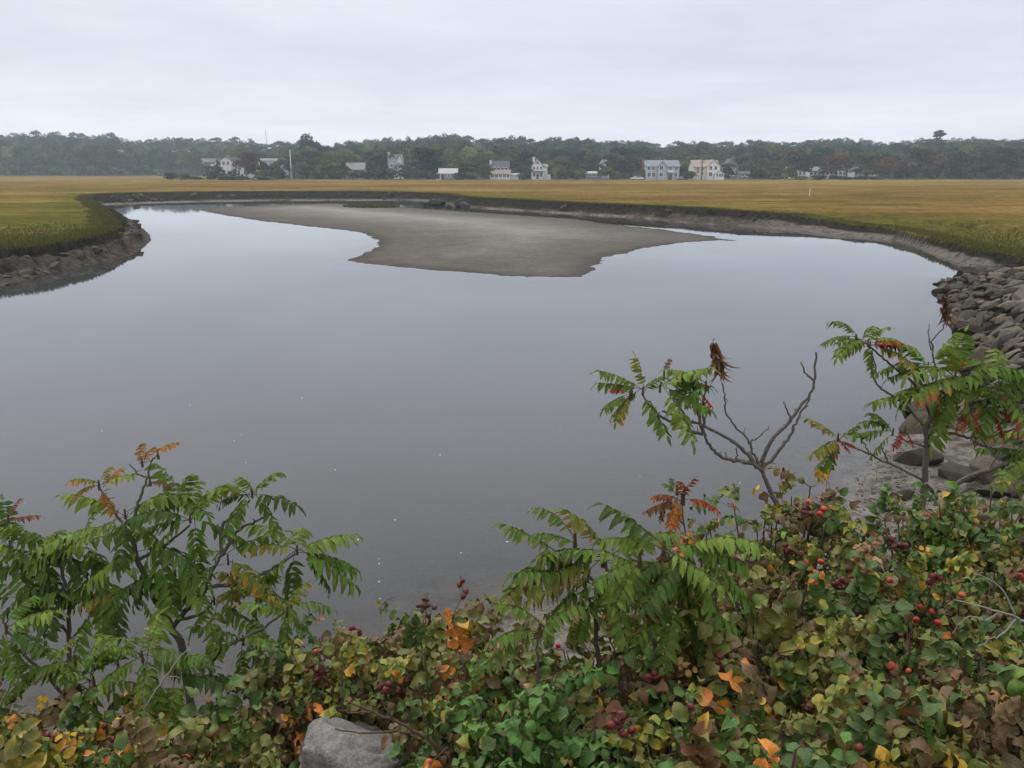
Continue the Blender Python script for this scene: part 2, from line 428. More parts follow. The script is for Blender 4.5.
def marsh_tone(X, Y, sdG, rnd=None):
    """colour of the salt-marsh turf: golden high marsh, greener along the creek edges"""
    gold = np.array((.165, .107, .033)); tan = np.array((.20, .146, .056)); green = np.array((.104, .092, .022)); deep = np.array((.070, .072, .018))
    n1 = fbm(X * .035, Y * .09, 90); n2 = fbm(X * .012, Y * .035, 95); n3 = fbm(X * .2, Y * .35, 97)
    edge = np.clip(-sdG, 0, None)
    wgreen = np.clip(1 - edge / (9 + 7 * n2), 0, 1) * .85
    near = sstep(95, 45, Y)
    wgreen = np.clip(wgreen + near * (.42 + .75 * n1) + 1.25 * np.clip(n1 + .12, 0, 1) * sstep(340, 110, Y), 0, 1)
    c = gold + (tan - gold) * np.clip(.30 + 1.5 * n2 + .6 * n3 + .7 * sstep(220, 330, Y), 0, 1)[:, None]
    rust = np.clip(1.8 * (fbm(X * .02, Y * .06, 99)), 0, .75)[:, None]; c = c * (1 - rust) + np.array((.130, .074, .026)) * rust
    lm = sstep(-14, -24, X) * sstep(115, 75, Y); wgreen = np.clip(wgreen + lm * (.45 + .9 * n3 + .5 * n1), 0, 1)
    c = c * (1 - wgreen[:, None]) + green * wgreen[:, None]
    wd = np.clip(.9 * near * (.25 + 1.2 * n3) + lm * (.35 + 1.1 * n3) + .55 * np.clip(1 - edge / 5.5, 0, 1), 0, 1)[:, None]
    c = c * (1 - wd) + deep * wd
    return c * (1 + .3 * n3)[:, None]

def build_terrain():
    a1 = np.arange(-41, 41.01, .15); a2 = np.arange(42.5, 318, 2.5)
    ang = np.radians(np.concatenate([a1, a2]))
    r = [.25]
    while r[-1] < 20: r.append(r[-1] * 1.022)
    while r[-1] < 27: r.append(r[-1] + .3)
    while r[-1] < 60: r.append(r[-1] + .17)
    while r[-1] < 110: r.append(r[-1] + .36)
    while r[-1] < 160: r.append(r[-1] + .6)
    while r[-1] < 220: r.append(r[-1] * 1.009)
    while r[-1] < 800: r.append(r[-1] * 1.02)
    while r[-1] < 900: r.append(r[-1] * 1.04)
    r = np.array(r); na, nr = len(ang), len(r)
    A, RR = np.meshgrid(ang, r); X = RR * np.sin(A); Y = RR * np.cos(A)
    z, I = terrain(X, Y); X = X.ravel(); Y = Y.ravel(); Z = z.ravel()
    i = np.arange(nr - 1)[:, None] * na; j = np.arange(na)[None, :]; j2 = (j + 1) % na
    F = np.stack([i + j, i + j2, i + na + j2, i + na + j], -1).reshape(-1, 4)
    F = np.vstack([F])
    V = np.stack([X, Y, Z], 1)
    # zone per vertex: 0 marsh, 1 mud, 2 sand, 3 embankment
    zone = np.ones(len(V), int)
    zone[(I['sdG'] <= 0) & (I['sdW'] > 0)] = 0
    zone[I['sdS'] > -1.0] = np.where(I['sdW'][I['sdS'] > -1.0] < 0, 2, zone[I['sdS'] > -1.0])
    zone[(I['wE'] > .5) & (I['sdW'] > 2.3)] = 3
    # tones
    T = np.zeros((len(V), 3))
    T[:] = marsh_tone(X, Y, I['sdG']); fu = (I['up'] * sstep(340, 385, Y))[:, None]; T = T * (1 - fu) + np.array((.040, .046, .026)) * fu
    dark = np.array((.034, .030, .024)); mid = np.array((.088, .076, .063)); beach = np.array((.21, .195, .17))
    mm = zone == 1; t = I['t']; lump = fbm(X * .8, Y * .8, 120)
    far = sstep(60, 110, I['dist'])
    patch = fbm(X * .45, Y * .45, 140, 3)
    wd = np.clip(sstep(.66 - .50 * far, .80 - .46 * far, t) + .75 * sstep(.12, .30, patch) * sstep(.12, .3, t), 0, 1)[:, None]
    mud = mid * (1 - wd) + dark * wd
    strip = (far * (1 - sstep(.10, .20, t)) * sstep(-.35, .0, patch))[:, None]; mud = mud * (1 - strip) + np.array((.19, .175, .155)) * strip
    rs = (sstep(19, 24, X) * (1 - sstep(72, 88, Y)))[:, None]; pale = np.array((.155, .142, .126)) * (1 - sstep(.45, .66, t))[:, None] + dark * sstep(.45, .66, t)[:, None]
    mud = mud * (1 - rs) + pale * rs
    mud = np.where((I['wE'] > .5)[:, None], beach, mud); gap = (sstep(.4, .6, I['wE']) * sstep(15.5, 17.5, Y))[:, None]; mud = mud * (1 - gap) + np.array((.026, .023, .019)) * gap  # ground between riprap stones darkened, shade of the gaps put into its tone
    grassedge = sstep(.93, .99, t)[:, None] * (1 - I['wE'])[:, None]
    mud = mud * (1 - .25 * grassedge) + np.array((.05, .055, .02)) * .25 * grassedge
    T[mm] = mud[mm]
    hh = np.clip(Z / .26, 0, 1)[:, None] ** 1.9
    sand = np.array((.100, .092, .080)) * (1 - hh) + np.array((.29, .275, .25)) * hh
    rim = sstep(.03, .0, Z)[:, None]; sand = sand * (1 - .35 * rim)
    T[zone == 2] = sand[zone == 2]
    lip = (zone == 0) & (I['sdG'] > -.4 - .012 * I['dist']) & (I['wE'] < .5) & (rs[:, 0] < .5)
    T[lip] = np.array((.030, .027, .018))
    sg = sstep(-.15, .3, fbm(X * .9, Y * .9, 160))[:, None]; soil = np.array((.034, .027, .020)) * (1 - sg) + np.array((.050, .056, .022)) * sg  # soil colour lowered, shade under the shrubs painted into it
    T[zone == 3] = soil[zone == 3]
    # bare mud in the ditches
    fz = np.zeros(len(F), int)
    vz = zone[F]
    for k in (1, 2, 3): fz[(vz == k).sum(1) >= 2] = k
    fz[(vz == 0).sum(1) >= 3] = 0
    names = {0: ('ground', 'marsh'), 1: ('mud_bank', 'mud'), 2: ('sandbar', 'sand'), 3: ('embankment', 'soil')}
    lab = {0: 'flat golden and olive salt marsh reaching back to the treeline', 1: 'grey brown tidal mud along the creek edge',
           2: 'low grey sandbar lying in the middle of the creek', 3: 'dark littered slope under the foreground shrubs'}
    for k in range(4):
        f = F[fz == k]; used = np.unique(f); remap = np.full(len(V), -1); remap[used] = np.arange(len(used))
        mb = MB(); mb.add(V[used], remap[f], T[used]); o = mb.build(names[k][0], M[names[k][1]])
        tag(o, lab[k], ('ground', 'mud', 'sandbar', 'bank')[k], kind='structure')
    # centre cap below the viewer
    mb = MB(); mb.add(np.vstack([[[0, 0, Z[0]]], V[:na]]), [[0, 1 + (q + 1) % na, 1 + q] for q in range(na)], (.06, .048, .036))
    o = mb.build('footing', M['soil']); tag(o, 'dark soil at the top of the bank', 'ground', kind='structure')
    # water sheet
    zw = .0
    wet = (I['sdW'] < 1.2) & (I['dist'] < 400)
    f = F[wet[F].any(1)]; used = np.unique(f); remap = np.full(len(V), -1); remap[used] = np.arange(len(used))
    Vw = V[used].copy(); depth = np.clip(zw - Vw[:, 2], 0, None); Vw[:, 2] = zw
    u = np.zeros((len(used), 3)); u[:, 0] = 1 - np.exp(-depth * 6.5)
    mb = MB(); mb.add(Vw, remap[f], (1, 1, 1), u); o = mb.build('water', M['water']); tag(o, 'still grey tidal creek mirroring the overcast sky', 'water', kind='structure')

build_terrain()
def ground_z(x, y): return float(terrain(np.array([x]), np.array([y]))[0][0])

# ------------------------------------------------------------------ marsh grass blades (uncountable)
def marsh_grass():
    n = 700000
    r = 22 * (170 / 22) ** rng.random(n); a = np.radians(rng.uniform(-40, 40, n))
    X = r * np.sin(a); Y = r * np.cos(a)
    Z, I = terrain(X, Y)
    dens = .9 * sstep(80, 36, r)
    dens = np.where(I['sdG'] > -2.0, 1.0, dens)
    keep = (I['sdG'] < .12) & (I['sdW'] > .6) & (I['wE'] < .2) & (rng.random(n) < dens * 1.0)
    X, Y, Z = X[keep], Y[keep], Z[keep]; sd = I['sdG'][keep]; r = r[keep]
    # a small grassy hump on the sandbar
    m = 1500; q = np.array(at_z(369, 206.0, .3)); ang = rng.random(m) * 6.283; rr = np.sqrt(rng.random(m))
    hx = q[0] + rr * np.cos(ang) * 3.8; hy = q[1] + 2 + rr * np.sin(ang) * 4
    hz, _ = terrain(hx, hy)
    hump = np.concatenate([np.zeros(len(X), bool), np.ones(m, bool)])
    X = np.concatenate([X, hx]); Y = np.concatenate([Y, hy]); Z = np.concatenate([Z, hz]); sd = np.concatenate([sd, np.full(m, -1.)]); r = np.concatenate([r, np.hypot(hx, hy)])
    n = len(X)
    T = marsh_tone(X, Y, sd) * rng.uniform(1.0, 1.45, (n, 1)); T[hump] = np.array((.075, .085, .028)) * rng.uniform(.7, 1.4, (m, 1))
    h = rng.uniform(.12, .32, n) * (1 + .3 * fbm(X * .3, Y * .3, 130)); h = np.where(sd > -1.5, h * 1.05, h); h *= 1 - .45 * sstep(45, 80, r); h[hump] *= 2.6
    w = rng.uniform(.010, .02, n) * np.clip(r / 30, 1, 2.6)
    th = rng.random(n) * 6.283; lean = rng.normal(0, .16, (n, 2)) + np.array((.05, 0)); 
    over = np.clip((sd + .4), 0, .5)[:, None]
    S = np.stack([np.cos(th) * w, np.sin(th) * w, np.zeros(n)], 1)
    B = np.stack([X, Y, Z - .04], 1); tip = B + np.stack([lean[:, 0] * h, lean[:, 1] * h - over[:, 0] * h, h * (1 - .5 * over[:, 0])], 1)
    mid = B * .5 + tip * .5 + np.array((0, 0, .04))
    V = np.stack([B - S, B + S, mid + S * .7, mid - S * .7, tip], 1).reshape(-1, 3)
    k = np.arange(n)[:, None] * 5
    mb = MB(); C = np.repeat(T, 5, 0)
    mb.add(V, k + np.array([[0, 1, 2, 3]]), C); mb.f.append(k + np.array([[3, 2, 4]]))
    o = mb.build('marsh_grass', M['grass'], smooth=False)
    tag(o, 'golden and green salt marsh grass along the creek edges', 'grass', kind='stuff')
marsh_grass()

# ------------------------------------------------------------------ rocks
def scatter_clods(line, n, label, group, spread):
    q = np.array(line)
    for i in range(n):
        k = random.random() * (len(q) - 1); a = int(min(k, len(q) - 2)); pp = q[a] * (1 - (k - a)) + q[a + 1] * (k - a)
        x, y = at_z(pp[0] + random.uniform(-2, 2), pp[1] - random.uniform(0, spread), .2); z = ground_z(x, y)
        if z < .02 or z > .8: continue
        o = put_rock(random.choice(CLODS), x, y, z + .05, random.choice((.25, .32, .4, .55, .7)), (1, 1, 1), label, group, 'peat_clod'); o['category'] = 'peat clod'
reseed(101)
def rock_mesh(name, seed, ext=(1, .75, .5), npts=20, sub=False):
    rr = random.Random(seed); bm = bmesh.new()
    for i in range(npts):
        v = Vector((rr.gauss(0, 1), rr.gauss(0, 1), rr.gauss(0, 1))).normalized()
        k = max(abs(v.x), abs(v.y), abs(v.z)); v = v * (1 - .55) + v / k * .55
        bm.verts.new((v.x * ext[0] * rr.uniform(.8, 1.05), v.y * ext[1] * rr.uniform(.8, 1.05), v.z * ext[2] * rr.uniform(.8, 1.05)))
    bmesh.ops.convex_hull(bm, input=bm.verts[:])
    for v in [v for v in bm.verts if not v.link_faces]: bm.verts.remove(v)
    bmesh.ops.bevel(bm, geom=bm.edges[:], offset=.022, segments=1, affect='EDGES', profile=.5)
    me = bpy.data.meshes.new(name); bm.to_mesh(me); bm.free()
    for p in me.polygons: p.use_smooth = sub
    return me
ROCKS = [rock_mesh('rock', 100 + i, (1, random.uniform(.55, .9), random.uniform(.32, .6)), random.randint(12, 22)) for i in range(12)]
for me in ROCKS: me.materials.append(M['rock'])

def boulder_mesh(name, seed, ext):
    # a ball cut by planes, then weathered with noise
    r2 = np.random.default_rng(seed); bm = bmesh.new(); bmesh.ops.create_icosphere(bm, subdivisions=6, radius=1)
    P = np.array([v.co[:] for v in bm.verts]); n = unit(r2.normal(size=(15, 3))); dk = r2.uniform(.60, .92, 15)
    dots = np.clip(P @ n.T, 1e-3, None); rad = np.minimum((dk[None] / dots).min(1), 1.1)
    Q = P * rad[:, None]
    nz = fbm(Q[:, 0] * 2.3 + Q[:, 2] * 2.1, Q[:, 1] * 2.3 - Q[:, 2] * 1.7, seed, 5) * .085 + fbm(Q[:, 0] * 9 + Q[:, 2] * 7, Q[:, 1] * 9 - Q[:, 2] * 4, seed + 7, 4) * .04
    crack = np.abs(fbm(Q[:, 0] * 1.3 - Q[:, 2] * .8, Q[:, 1] * 1.3 + Q[:, 2], seed + 20, 3)); nz -= .05 * (1 - sstep(0, .04, crack))
    Q = Q * (1 + nz)[:, None] * np.array(ext)
    for v, q in zip(bm.verts, Q): v.co = q
    me = bpy.data.meshes.new(name); bm.to_mesh(me); bm.free()
    for p in me.polygons: p.use_smooth = True
    return me
def slope_normal(x, y):
    z, _ = terrain(np.array([x, x + .6, x]), np.array([y, y, y + .6]))
    return Vector((z[0] - z[1], z[0] - z[2], .6)).normalized(), float(z[0])

def put_rock(me, x, y, z, s, tint, label, group=None, name='rock', nrm=None, rot=None):
    o = bpy.data.objects.new(name, me); COL.objects.link(o)
    q = Vector((0, 0, 1)).rotation_difference(nrm or Vector((0, 0, 1)))
    e = Euler((random.gauss(0, .22), random.gauss(0, .22), random.uniform(0, 6.28)) if rot is None else rot).to_quaternion()
    o.rotation_mode = 'XYZ'; o.rotation_euler = (q @ e).to_euler(); o.location = (x, y, z); o.scale = (s, s, s)
    o.color = (*tint, 1); tag(o, label, 'rock', group); return o

def tint(): 
    b = random.choice((.5, .65, .8, .9, 1.05, 1.25, 1.5)) * random.uniform(.9, 1.1); w = random.uniform(-.05, .12); return (b * (1 + w), b, b * (1 - w))

def ground_fast(p): return .8
def riprap():
    n = 16000; xs = rng.uniform(1, 40, n); ys = rng.uniform(6.0, 52, n)
    z, I = terrain(xs, ys)
    L = unit(np.array((0., CP, -SP)))
    pts = []
    depth = ys * CP - (z - H) * SP
    px = 512 + FPX * xs / depth; py = 384 - FPX * ((z - H) * CP + ys * SP) / depth
    ok = (I['wE'] > .35) & (I['sdW'] > -.25) & (I['sdW'] < 5.5) & (px < 1230) & (py < 640) & (px > 860) & (py > 281 - .20 * (px - 940))
    ok &= (ys > 16) | (I['sdW'] > 1.5)
    out = []; cell = {}
    for k in np.where(ok)[0]:
        x, y = xs[k], ys[k]; sz = random.choice((.17, .2, .24, .3, .36, .46)); a, b = int(x), int(y); good = True
        for c in ((a + i, b + j) for i in (-1, 0, 1) for j in (-1, 0, 1)):
            for (u, v, q) in cell.get(c, ()):
                if (u - x) ** 2 + (v - y) ** 2 < ((q + sz) * .68) ** 2: good = False; break
            if not good: break
        if good: out.append((x, y, sz)); cell.setdefault((a, b), []).append((x, y, sz))
    def view(p):
        ax = p[1] * CP - (ground_fast(p) - H) * SP
        return math.hypot(p[0], p[1]) / p[2] + (1e4 if 512 + FPX * p[0] / ax > 1045 else 0)
    out.sort(key=view)
    for i, (x, y, s) in enumerate(out[:290]):
        nrm, z = slope_normal(x, y)
        put_rock(random.choice(ROCKS), x, y, z + s * .12, s * 1.12, tint(), 'angular grey brown stone in the riprap bank at the right shore', 'stones of the riprap bank', nrm=nrm)
    rest = out[290:]
    if rest:
        mb = MB()
        for (x, y, s) in rest:
            me = random.choice(ROCKS); nrm, z = slope_normal(x, y)
            mt = Matrix.Translation((x, y, z + s * .12)) @ (Vector((0, 0, 1)).rotation_difference(nrm) @ Euler((random.gauss(0, .2), random.gauss(0, .2), random.uniform(0, 6))).to_quaternion()).to_matrix().to_4x4() @ Matrix.Scale(s * 1.12, 4)
            vs = [mt @ v.co for v in me.vertices]
            base = mb.n
            tris = []
            for p in me.polygons:
                vv = list(p.vertices)
                for q in range(1, len(vv) - 1): tris.append((vv[0], vv[q], vv[q + 1]))
            mb.add([v[:] for v in vs], tris)
        o = mb.build('small_stones', M['rock'], smooth=False); o.color = (.9, .88, .85, 1)
        tag(o, 'small grey stones filling the gaps of the riprap bank', 'stones', kind='stuff')
riprap()
# bigger stones that stand out
for (px, py, z, s, mi, tn, lab) in [
    (1006, 405, .9, 0.54, 2, (1.1, 1.08, 1.02), 'broad pale slab in the riprap behind the right sumac'),
    (978, 491, .55, 0.45, 4, (1.35, 1.28, 1.15), 'light tan wedge shaped stone left of the pale slab on the near right bank'),
    (1012, 500, .75, 0.43, 7, (1.5, 1.48, 1.42), 'whitish angular stone above the roses at the right edge'),
    (962, 462, .35, 0.40, 1, (.8, .78, .74), 'dark grey block at the inner edge of the right bank'),
    (1004, 455, .6, 0.58, 9, (1.0, .96, .9), 'long grey slab lying behind the leaning sumac stem'),
    (955, 498, .25, 0.32, 5, (.75, .72, .66), 'low dark stone beside the sumac trunk at the mud edge'),
    (918, 462, .03, 0.45, 3, (.62, .6, .56), 'flat dark stone lying on the mud beach'),
    (945, 300, .05, 0.36, 6, (.5, .48, .44), 'dark wet stone standing in the water off the bank, nearer of two'),
    (939, 284, .02, 0.30, 8, (.45, .43, .40), 'small dark stone alone in the water off the riprap'),
    (905, 495, .08, 0.22, 10, (.6, .58, .54), 'small dark stone half sunk in the near mud beach'),
    (960, 391, .2, 0.36, 11, (.65, .62, .58), 'dark stone at the waterline behind the right sumac crown')]:
    x, y = at_z(px, py, z); nrm, gz = slope_normal(x, y)
    put_rock(ROCKS[mi], x, y, max(gz, -.05) + s * .1, s, tn, lab, nrm=nrm)
# pebbles on the beach
def pebbles():
    mb = MB(); n = 0
    for _ in range(900):
        px = random.gauss(885, 28); py = random.uniform(440, 545)
        x, y = at_z(px, py, .05); z = ground_z(x, y)
        if z < -.03 or z > .35: continue
        me = random.choice(ROCKS); s = abs(random.gauss(0, .014)) + .006
        mt = Matrix.Translation((x, y, z)) @ Euler((0, 0, random.uniform(0, 6))).to_matrix().to_4x4() @ Matrix.Scale(s, 4)
        tris = []
        for p in me.polygons:
            vv = list(p.vertices)
            for q in range(1, len(vv) - 1): tris.append((vv[0], vv[q], vv[q + 1]))
        mb.add([(mt @ v.co)[:] for v in me.vertices], tris)
    o = mb.build('pebbles', M['rock'], smooth=False); o.color = (.7, .68, .62, 1); tag(o, 'dark pebbles scattered over the near mud beach', 'pebbles', kind='stuff')
pebbles()

# grey boulders among the roses
BOUL = [boulder_mesh('boulder', 300 + i, e) for i, e in enumerate([(.62, .55, .50), (.5, .42, .3), (.45, .4, .25)])]
for me in BOUL: me.materials.append(M['boulder'])
for (px, py, Y, s, mi, rot, tn, lab) in [
    (366, 800, 3.0, .72, 0, (.1, .25, .4), (.62, .61, .59), 'large grey granite boulder under the rose canes at the bottom edge'),
    (408, 735, 3.6, .5, 1, (.1, -.2, 1.2), (.85, .83, .8), 'smaller grey boulder behind the large granite boulder'),
    (285, 748, 3.6, .6, 2, (0, .1, 2.2), (.38, .36, .34), 'dark boulder left of the large granite boulder')]:
    p = at_y(px, py, Y)
    o = put_rock(BOUL[mi], *p, s, tn, lab, name='boulder', rot=rot)

# dark peat clods along the far bank and the left point
CLODS = [rock_mesh('peat_clod', 400 + i, (1, .8, .55), 26) for i in range(4)]
for me in CLODS: me.materials.append(M['peat'])
clod_spots = [(434,203.5,.3,1.2),(441,202,.4,.9),(461,204.5,.3,1.2),(465,206,.3,.9),(448,206,.2,.6),(425,203.5,.3,.5)]
for px, py, z, s in clod_spots:
    x, y = at_z(px, py, z); o = put_rock(random.choice(CLODS), x, y, z, s, (1, 1, 1), 'dark slumped peat clod at the foot of the far bank behind the sandbar', 'slumped peat clods of the far bank', 'peat_clod'); o['category'] = 'peat clod'
for i in range(130):
    t = random.random(); q = np.array([(-10,286),(40,270),(80,262),(112,254),(135,243),(142,236),(137,228),(124,219)])
    k = t * (len(q) - 1); a = int(min(k, len(q) - 2)); pp = q[a] * (1 - (k - a)) + q[a + 1] * (k - a)
    x, y = at_z(pp[0] - random.uniform(-1, 10), pp[1] - random.uniform(-.5, 13), .3)
    z = ground_z(x, y)
    if z < -.1 or z > .85: continue
    o = put_rock(random.choice(CLODS), x, y, z - .02, random.choice((.10, .13, .16, .2, .26, .34, .42)), (1, 1, 1), 'dark peat clod on the muddy point of the left bank', 'peat clods of the left point', 'peat_clod'); o['category'] = 'peat clod'

scatter_clods([(560,211),(600,213),(640,215),(687,218),(740,222),(775,225.5)], 60, 'dark peat clod fallen on the mud under the right marsh edge', 'peat clods under the right marsh edge', 6)
scatter_clods([(110,203),(160,202),(230,200.5),(330,200),(410,200)], 40, 'dark peat clod below the far marsh edge at the left', 'peat clods below the far left marsh edge', 4)
# foam flecks drifting on the water
M['foam'] = m_plain('white_foam', (.75, .75, .74), .8, .1, 40)
def fleck_mesh(seed):
    rr = random.Random(seed); mb = MB(); n = 9
    v = [(0, 0, .012)] + [(math.cos(i / n * 6.283) * rr.uniform(.6, 1.1) * .05, math.sin(i / n * 6.283) * rr.uniform(.5, 1.0) * .03, .0) for i in range(n)]
    mb.add(v, [[0, 1 + i, 1 + (i + 1) % n] for i in range(n)]); return mb
fl = [fleck_mesh(i).build('foam_fleck', M['foam']) for i in range(3)]
for k, (px, py) in enumerate([(241,435),(234,441),(246,463),(102,431),(25,503),(282,500),(358,540),(379,559),(379,564),(379,582),(380,599),(530,510),(511,535),(461,553),(507,542),
    (640,477),(740,483),(694,452),(302,398),(420,377),(395,520),(335,470),(440,455),(560,430),(190,405)]):
    o = fl[k] if k < 3 else fl[k % 3].copy()
    if k >= 3: COL.objects.link(o)
    x, y = at_z(px, py, 0); o.location = (x, y, .004); o.rotation_euler = (0, 0, random.uniform(0, 6)); s = random.uniform(.2, .42); o.scale = (s, s, s)
    tag(o, 'tiny white foam fleck drifting on the open water', 'foam', 'foam flecks on the creek')

reseed(102)
# ------------------------------------------------------------------ houses across the marsh
def m_sid(name, col, rough=.7): return m_plain(name, col, rough, .12, .8)
WALLS = {'white': m_sid('white_clapboard', (.70, .70, .69)), 'pale_blue': m_sid('pale_blue_clapboard', (.40, .45, .50)), 'cream': m_sid('cream_clapboard', (.64, .61, .52)),
    'grey': m_sid('grey_shingle', (.20, .20, .20)), 'slate_blue': m_sid('slate_blue_clapboard', (.20, .26, .32)), 'brick': m_sid('red_brick', (.26, .11, .08)), 'tan': m_sid('tan_shingle', (.30, .25, .19))}
ROOFS = {'dark': m_sid('charcoal_shingle', (.085, .085, .095), .85), 'grey': m_sid('grey_roof_shingle', (.21, .21, .215), .85), 'pale': m_sid('pale_grey_roof', (.42, .42, .42), .8), 'brown': m_sid('tan_roof_shingle', (.30, .25, .21), .85),
    'bluegrey': m_sid('blue_grey_shingle', (.20, .23, .26), .85)}
TRIM = m_plain('white_trim', (.78, .78, .77), .6, .05)
GLASS = m_plain('dark_window_glass', (.05, .06, .07), .12, .1, 1, .6)
DOORM = m_plain('painted_door', (.16, .05, .04), .5, .1)
POLE_WOOD = m_plain('weathered_pole', (.13, .11, .095), .85, .2, 2)

def gable(mw, mr, x0, x1, y0, y1, z0, ze, zr, axis='x', ov=.35, th=.18):
    if axis == 'x':
        ym = (y0 + y1) / 2
        pts = []
        for x in (x0, x1): pts += [(x, y0, z0), (x, y1, z0), (x, y1, ze), (x, ym, zr), (x, y0, ze)]
        prof = [((y0 - ov), ze - ov * (zr - ze) / (ym - y0)), (ym, zr), (y1 + ov, ze - ov * (zr - ze) / (ym - y0))]
        f = lambda x, p, dz: (x, p[0], p[1] + dz)
        a, b = x0 - ov, x1 + ov
    else:
        xm = (x0 + x1) / 2; pts = []
        for y in (y0, y1): pts += [(x0, y, z0), (x1, y, z0), (x1, y, ze), (xm, y, zr), (x0, y, ze)]
        prof = [((x0 - ov), ze - ov * (zr - ze) / (xm - x0)), (xm, zr), (x1 + ov, ze - ov * (zr - ze) / (xm - x0))]
        f = lambda y, p, dz: (p[0], y, p[1] + dz)
        a, b = y0 - ov, y1 + ov
    b0 = mw.n
    mw.add(pts, [[0, 1, 6, 5], [1, 2, 7, 6], [2, 3, 8, 7], [3, 4, 9, 8], [4, 0, 5, 9]])
    mw.f.append(np.array([[0, 1, 2, 3, 4], [5, 6, 7, 8, 9]]) + b0)
    for i in (0, 1):
        p, q = prof[i], prof[i + 1]
        mr.add([f(a, p, .03), f(b, p, .03), f(b, q, .03), f(a, q, .03), f(a, p, .03 + th), f(b, p, .03 + th), f(b, q, .03 + th), f(a, q, .03 + th)], BOXF)

def window(parent, x, z, w, h, y=0.0, label=None):
    f = MB()
    t = .16
    for (a, b, c, d) in ((x - w/2 - t, x + w/2 + t, z - t, z), (x - w/2 - t, x + w/2 + t, z + h, z + h + t), (x - w/2 - t, x - w/2, z, z + h), (x + w/2, x + w/2 + t, z, z + h), (x - .04, x + .04, z, z + h)):
        box(f, a, b, y - .09, y - .004, c, d)
    fo = f.build('window', TRIM, parent, smooth=False)
    p = MB(); box(p, x - w/2, x + w/2, y - .05, y - .006, z, z + h); p.build('pane', GLASS, fo, smooth=False)

class House:
    def __init__(s, label, x0, x1, D, rz=0, name='house', cat='house'):
        a = at_y(x0, 178, D); b = at_y(x1, 178, D)
        s.W = b[0] - a[0]; s.D = D; cx = (a[0] + b[0]) / 2
        s.gz = far_z(cx, D) - .15
        s.root = empty(name, (cx, D, s.gz), rz); tag(s.root, label, cat); s.cx = cx
    def z(s, py): return float(at_y(512, py, s.D)[2]) - s.gz
    def x(s, px): return float(at_y(px, 178, s.D)[0]) - s.cx
    def block(s, x0, x1, y0, y1, ze, zr, wall, roof, axis='x', nm='wall', z0=0.0, ov=.35):
        w, r = MB(), MB(); gable(w, r, x0, x1, y0, y1, z0, ze, zr, axis, ov)
        wo = w.build(nm, WALLS[wall], s.root, smooth=False); ro = r.build('roof', ROOFS[roof], s.root, smooth=False); return wo, ro
    def chimney(s, ro, x, y, z0, z1, mat='brick', w=.45):
        m = MB(); box(m, x - w, x + w, y - .4, y + .4, z0, z1); box(m, x - w - .1, x + w + .1, y - .5, y + .5, z1 + .002, z1 + .2); m.build('chimney', WALLS[mat], ro, smooth=False)
    def porch(s, x0, x1, z, depth, roof='grey', posts=4, y=0.0):
        m = MB(); box(m, x0 - .2, x1 + .2, y - depth - .25, y - .01, z, z + .22); po = m.build('porch_roof', ROOFS[roof], s.root, smooth=False)
        for i in range(posts):
            px = x0 + (x1 - x0) * i / (posts - 1); q = MB(); box(q, px - .11, px + .11, y - depth, y - depth + .22, .3, z - .003); q.build('porch_post', TRIM, s.root, smooth=False)
        q = MB(); box(q, x0 - .1, x1 + .1, y - depth - .1, y - .012, 0, .3); box(q, x0, x1, y - depth + .06, y - depth + .14, .95, 1.05)
        q.build('porch_deck', TRIM, s.root, smooth=False)
    def door(s, x, y=0.0, w=1.0, h=2.1, z=.1):
        m = MB(); box(m, x - w/2, x + w/2, y - .07, y - .005, z, z + h); m.build('door', DOORM, s.root, smooth=False)

# white two-storey house behind the russet tree
h = House('white two-storey house half hidden by a russet tree beside a dark conical evergreen', 222, 257, 362)
_, ro = h.block(h.x(222), h.x(232), 0, 9, h.z(160), h.z(156.5), 'white', 'dark', 'y'); h.chimney(ro, h.x(229), 5, h.z(158), h.z(153))
_, ro = h.block(h.x(232) + .01, h.x(256), 1.2, 9, h.z(165), h.z(158), 'white', 'dark')
for px in (224.8, 229.2): window(h.root, h.x(px), h.z(165), .9, 1.4); window(h.root, h.x(px), h.z(174.5), .9, 1.6)
for px in (234.5, 238.5, 244.5, 248, 251.4, 254.4): window(h.root, h.x(px), h.z(174.5), .8, 2.0, 1.2)
for px in (236, 247, 252): window(h.root, h.x(px), h.z(168.8), .8, 1.1, 1.2)
h.door(h.x(241.5), 1.2)
# long white commercial buildings
h = House('long low white building with a flat pale roof left of the russet tree house', 203, 219, 470, name='building', cat='building')
m = MB(); box(m, h.x(204), h.x(217), 0, 12, 0, h.z(160)); m.build('wall', WALLS['white'], h.root, smooth=False)
m = MB(); box(m, h.x(203), h.x(218), -.6, 12.6, h.z(160) + .003, h.z(158.5)); m.build('roof', ROOFS['pale'], h.root, smooth=False)
for px in (206, 209, 212, 215): window(h.root, h.x(px), h.z(164), 1.4, 1.2); window(h.root, h.x(px), h.z(168.5), 1.4, 1.2)
h = House('long pale building with a white parapet right of the russet tree house', 258, 284, 440, name='building', cat='building')
m = MB(); box(m, h.x(259), h.x(283), 0, 12, 0, h.z(160.5)); m.build('wall', WALLS['pale_blue'], h.root, smooth=False)
m = MB(); box(m, h.x(258), h.x(284), -.5, 12.5, h.z(160.5) + .003, h.z(158.4)); m.build('parapet', WALLS['white'], h.root, smooth=False)
for px in (262, 267, 272, 277, 281): window(h.root, h.x(px), h.z(166), 1.6, 1.4)
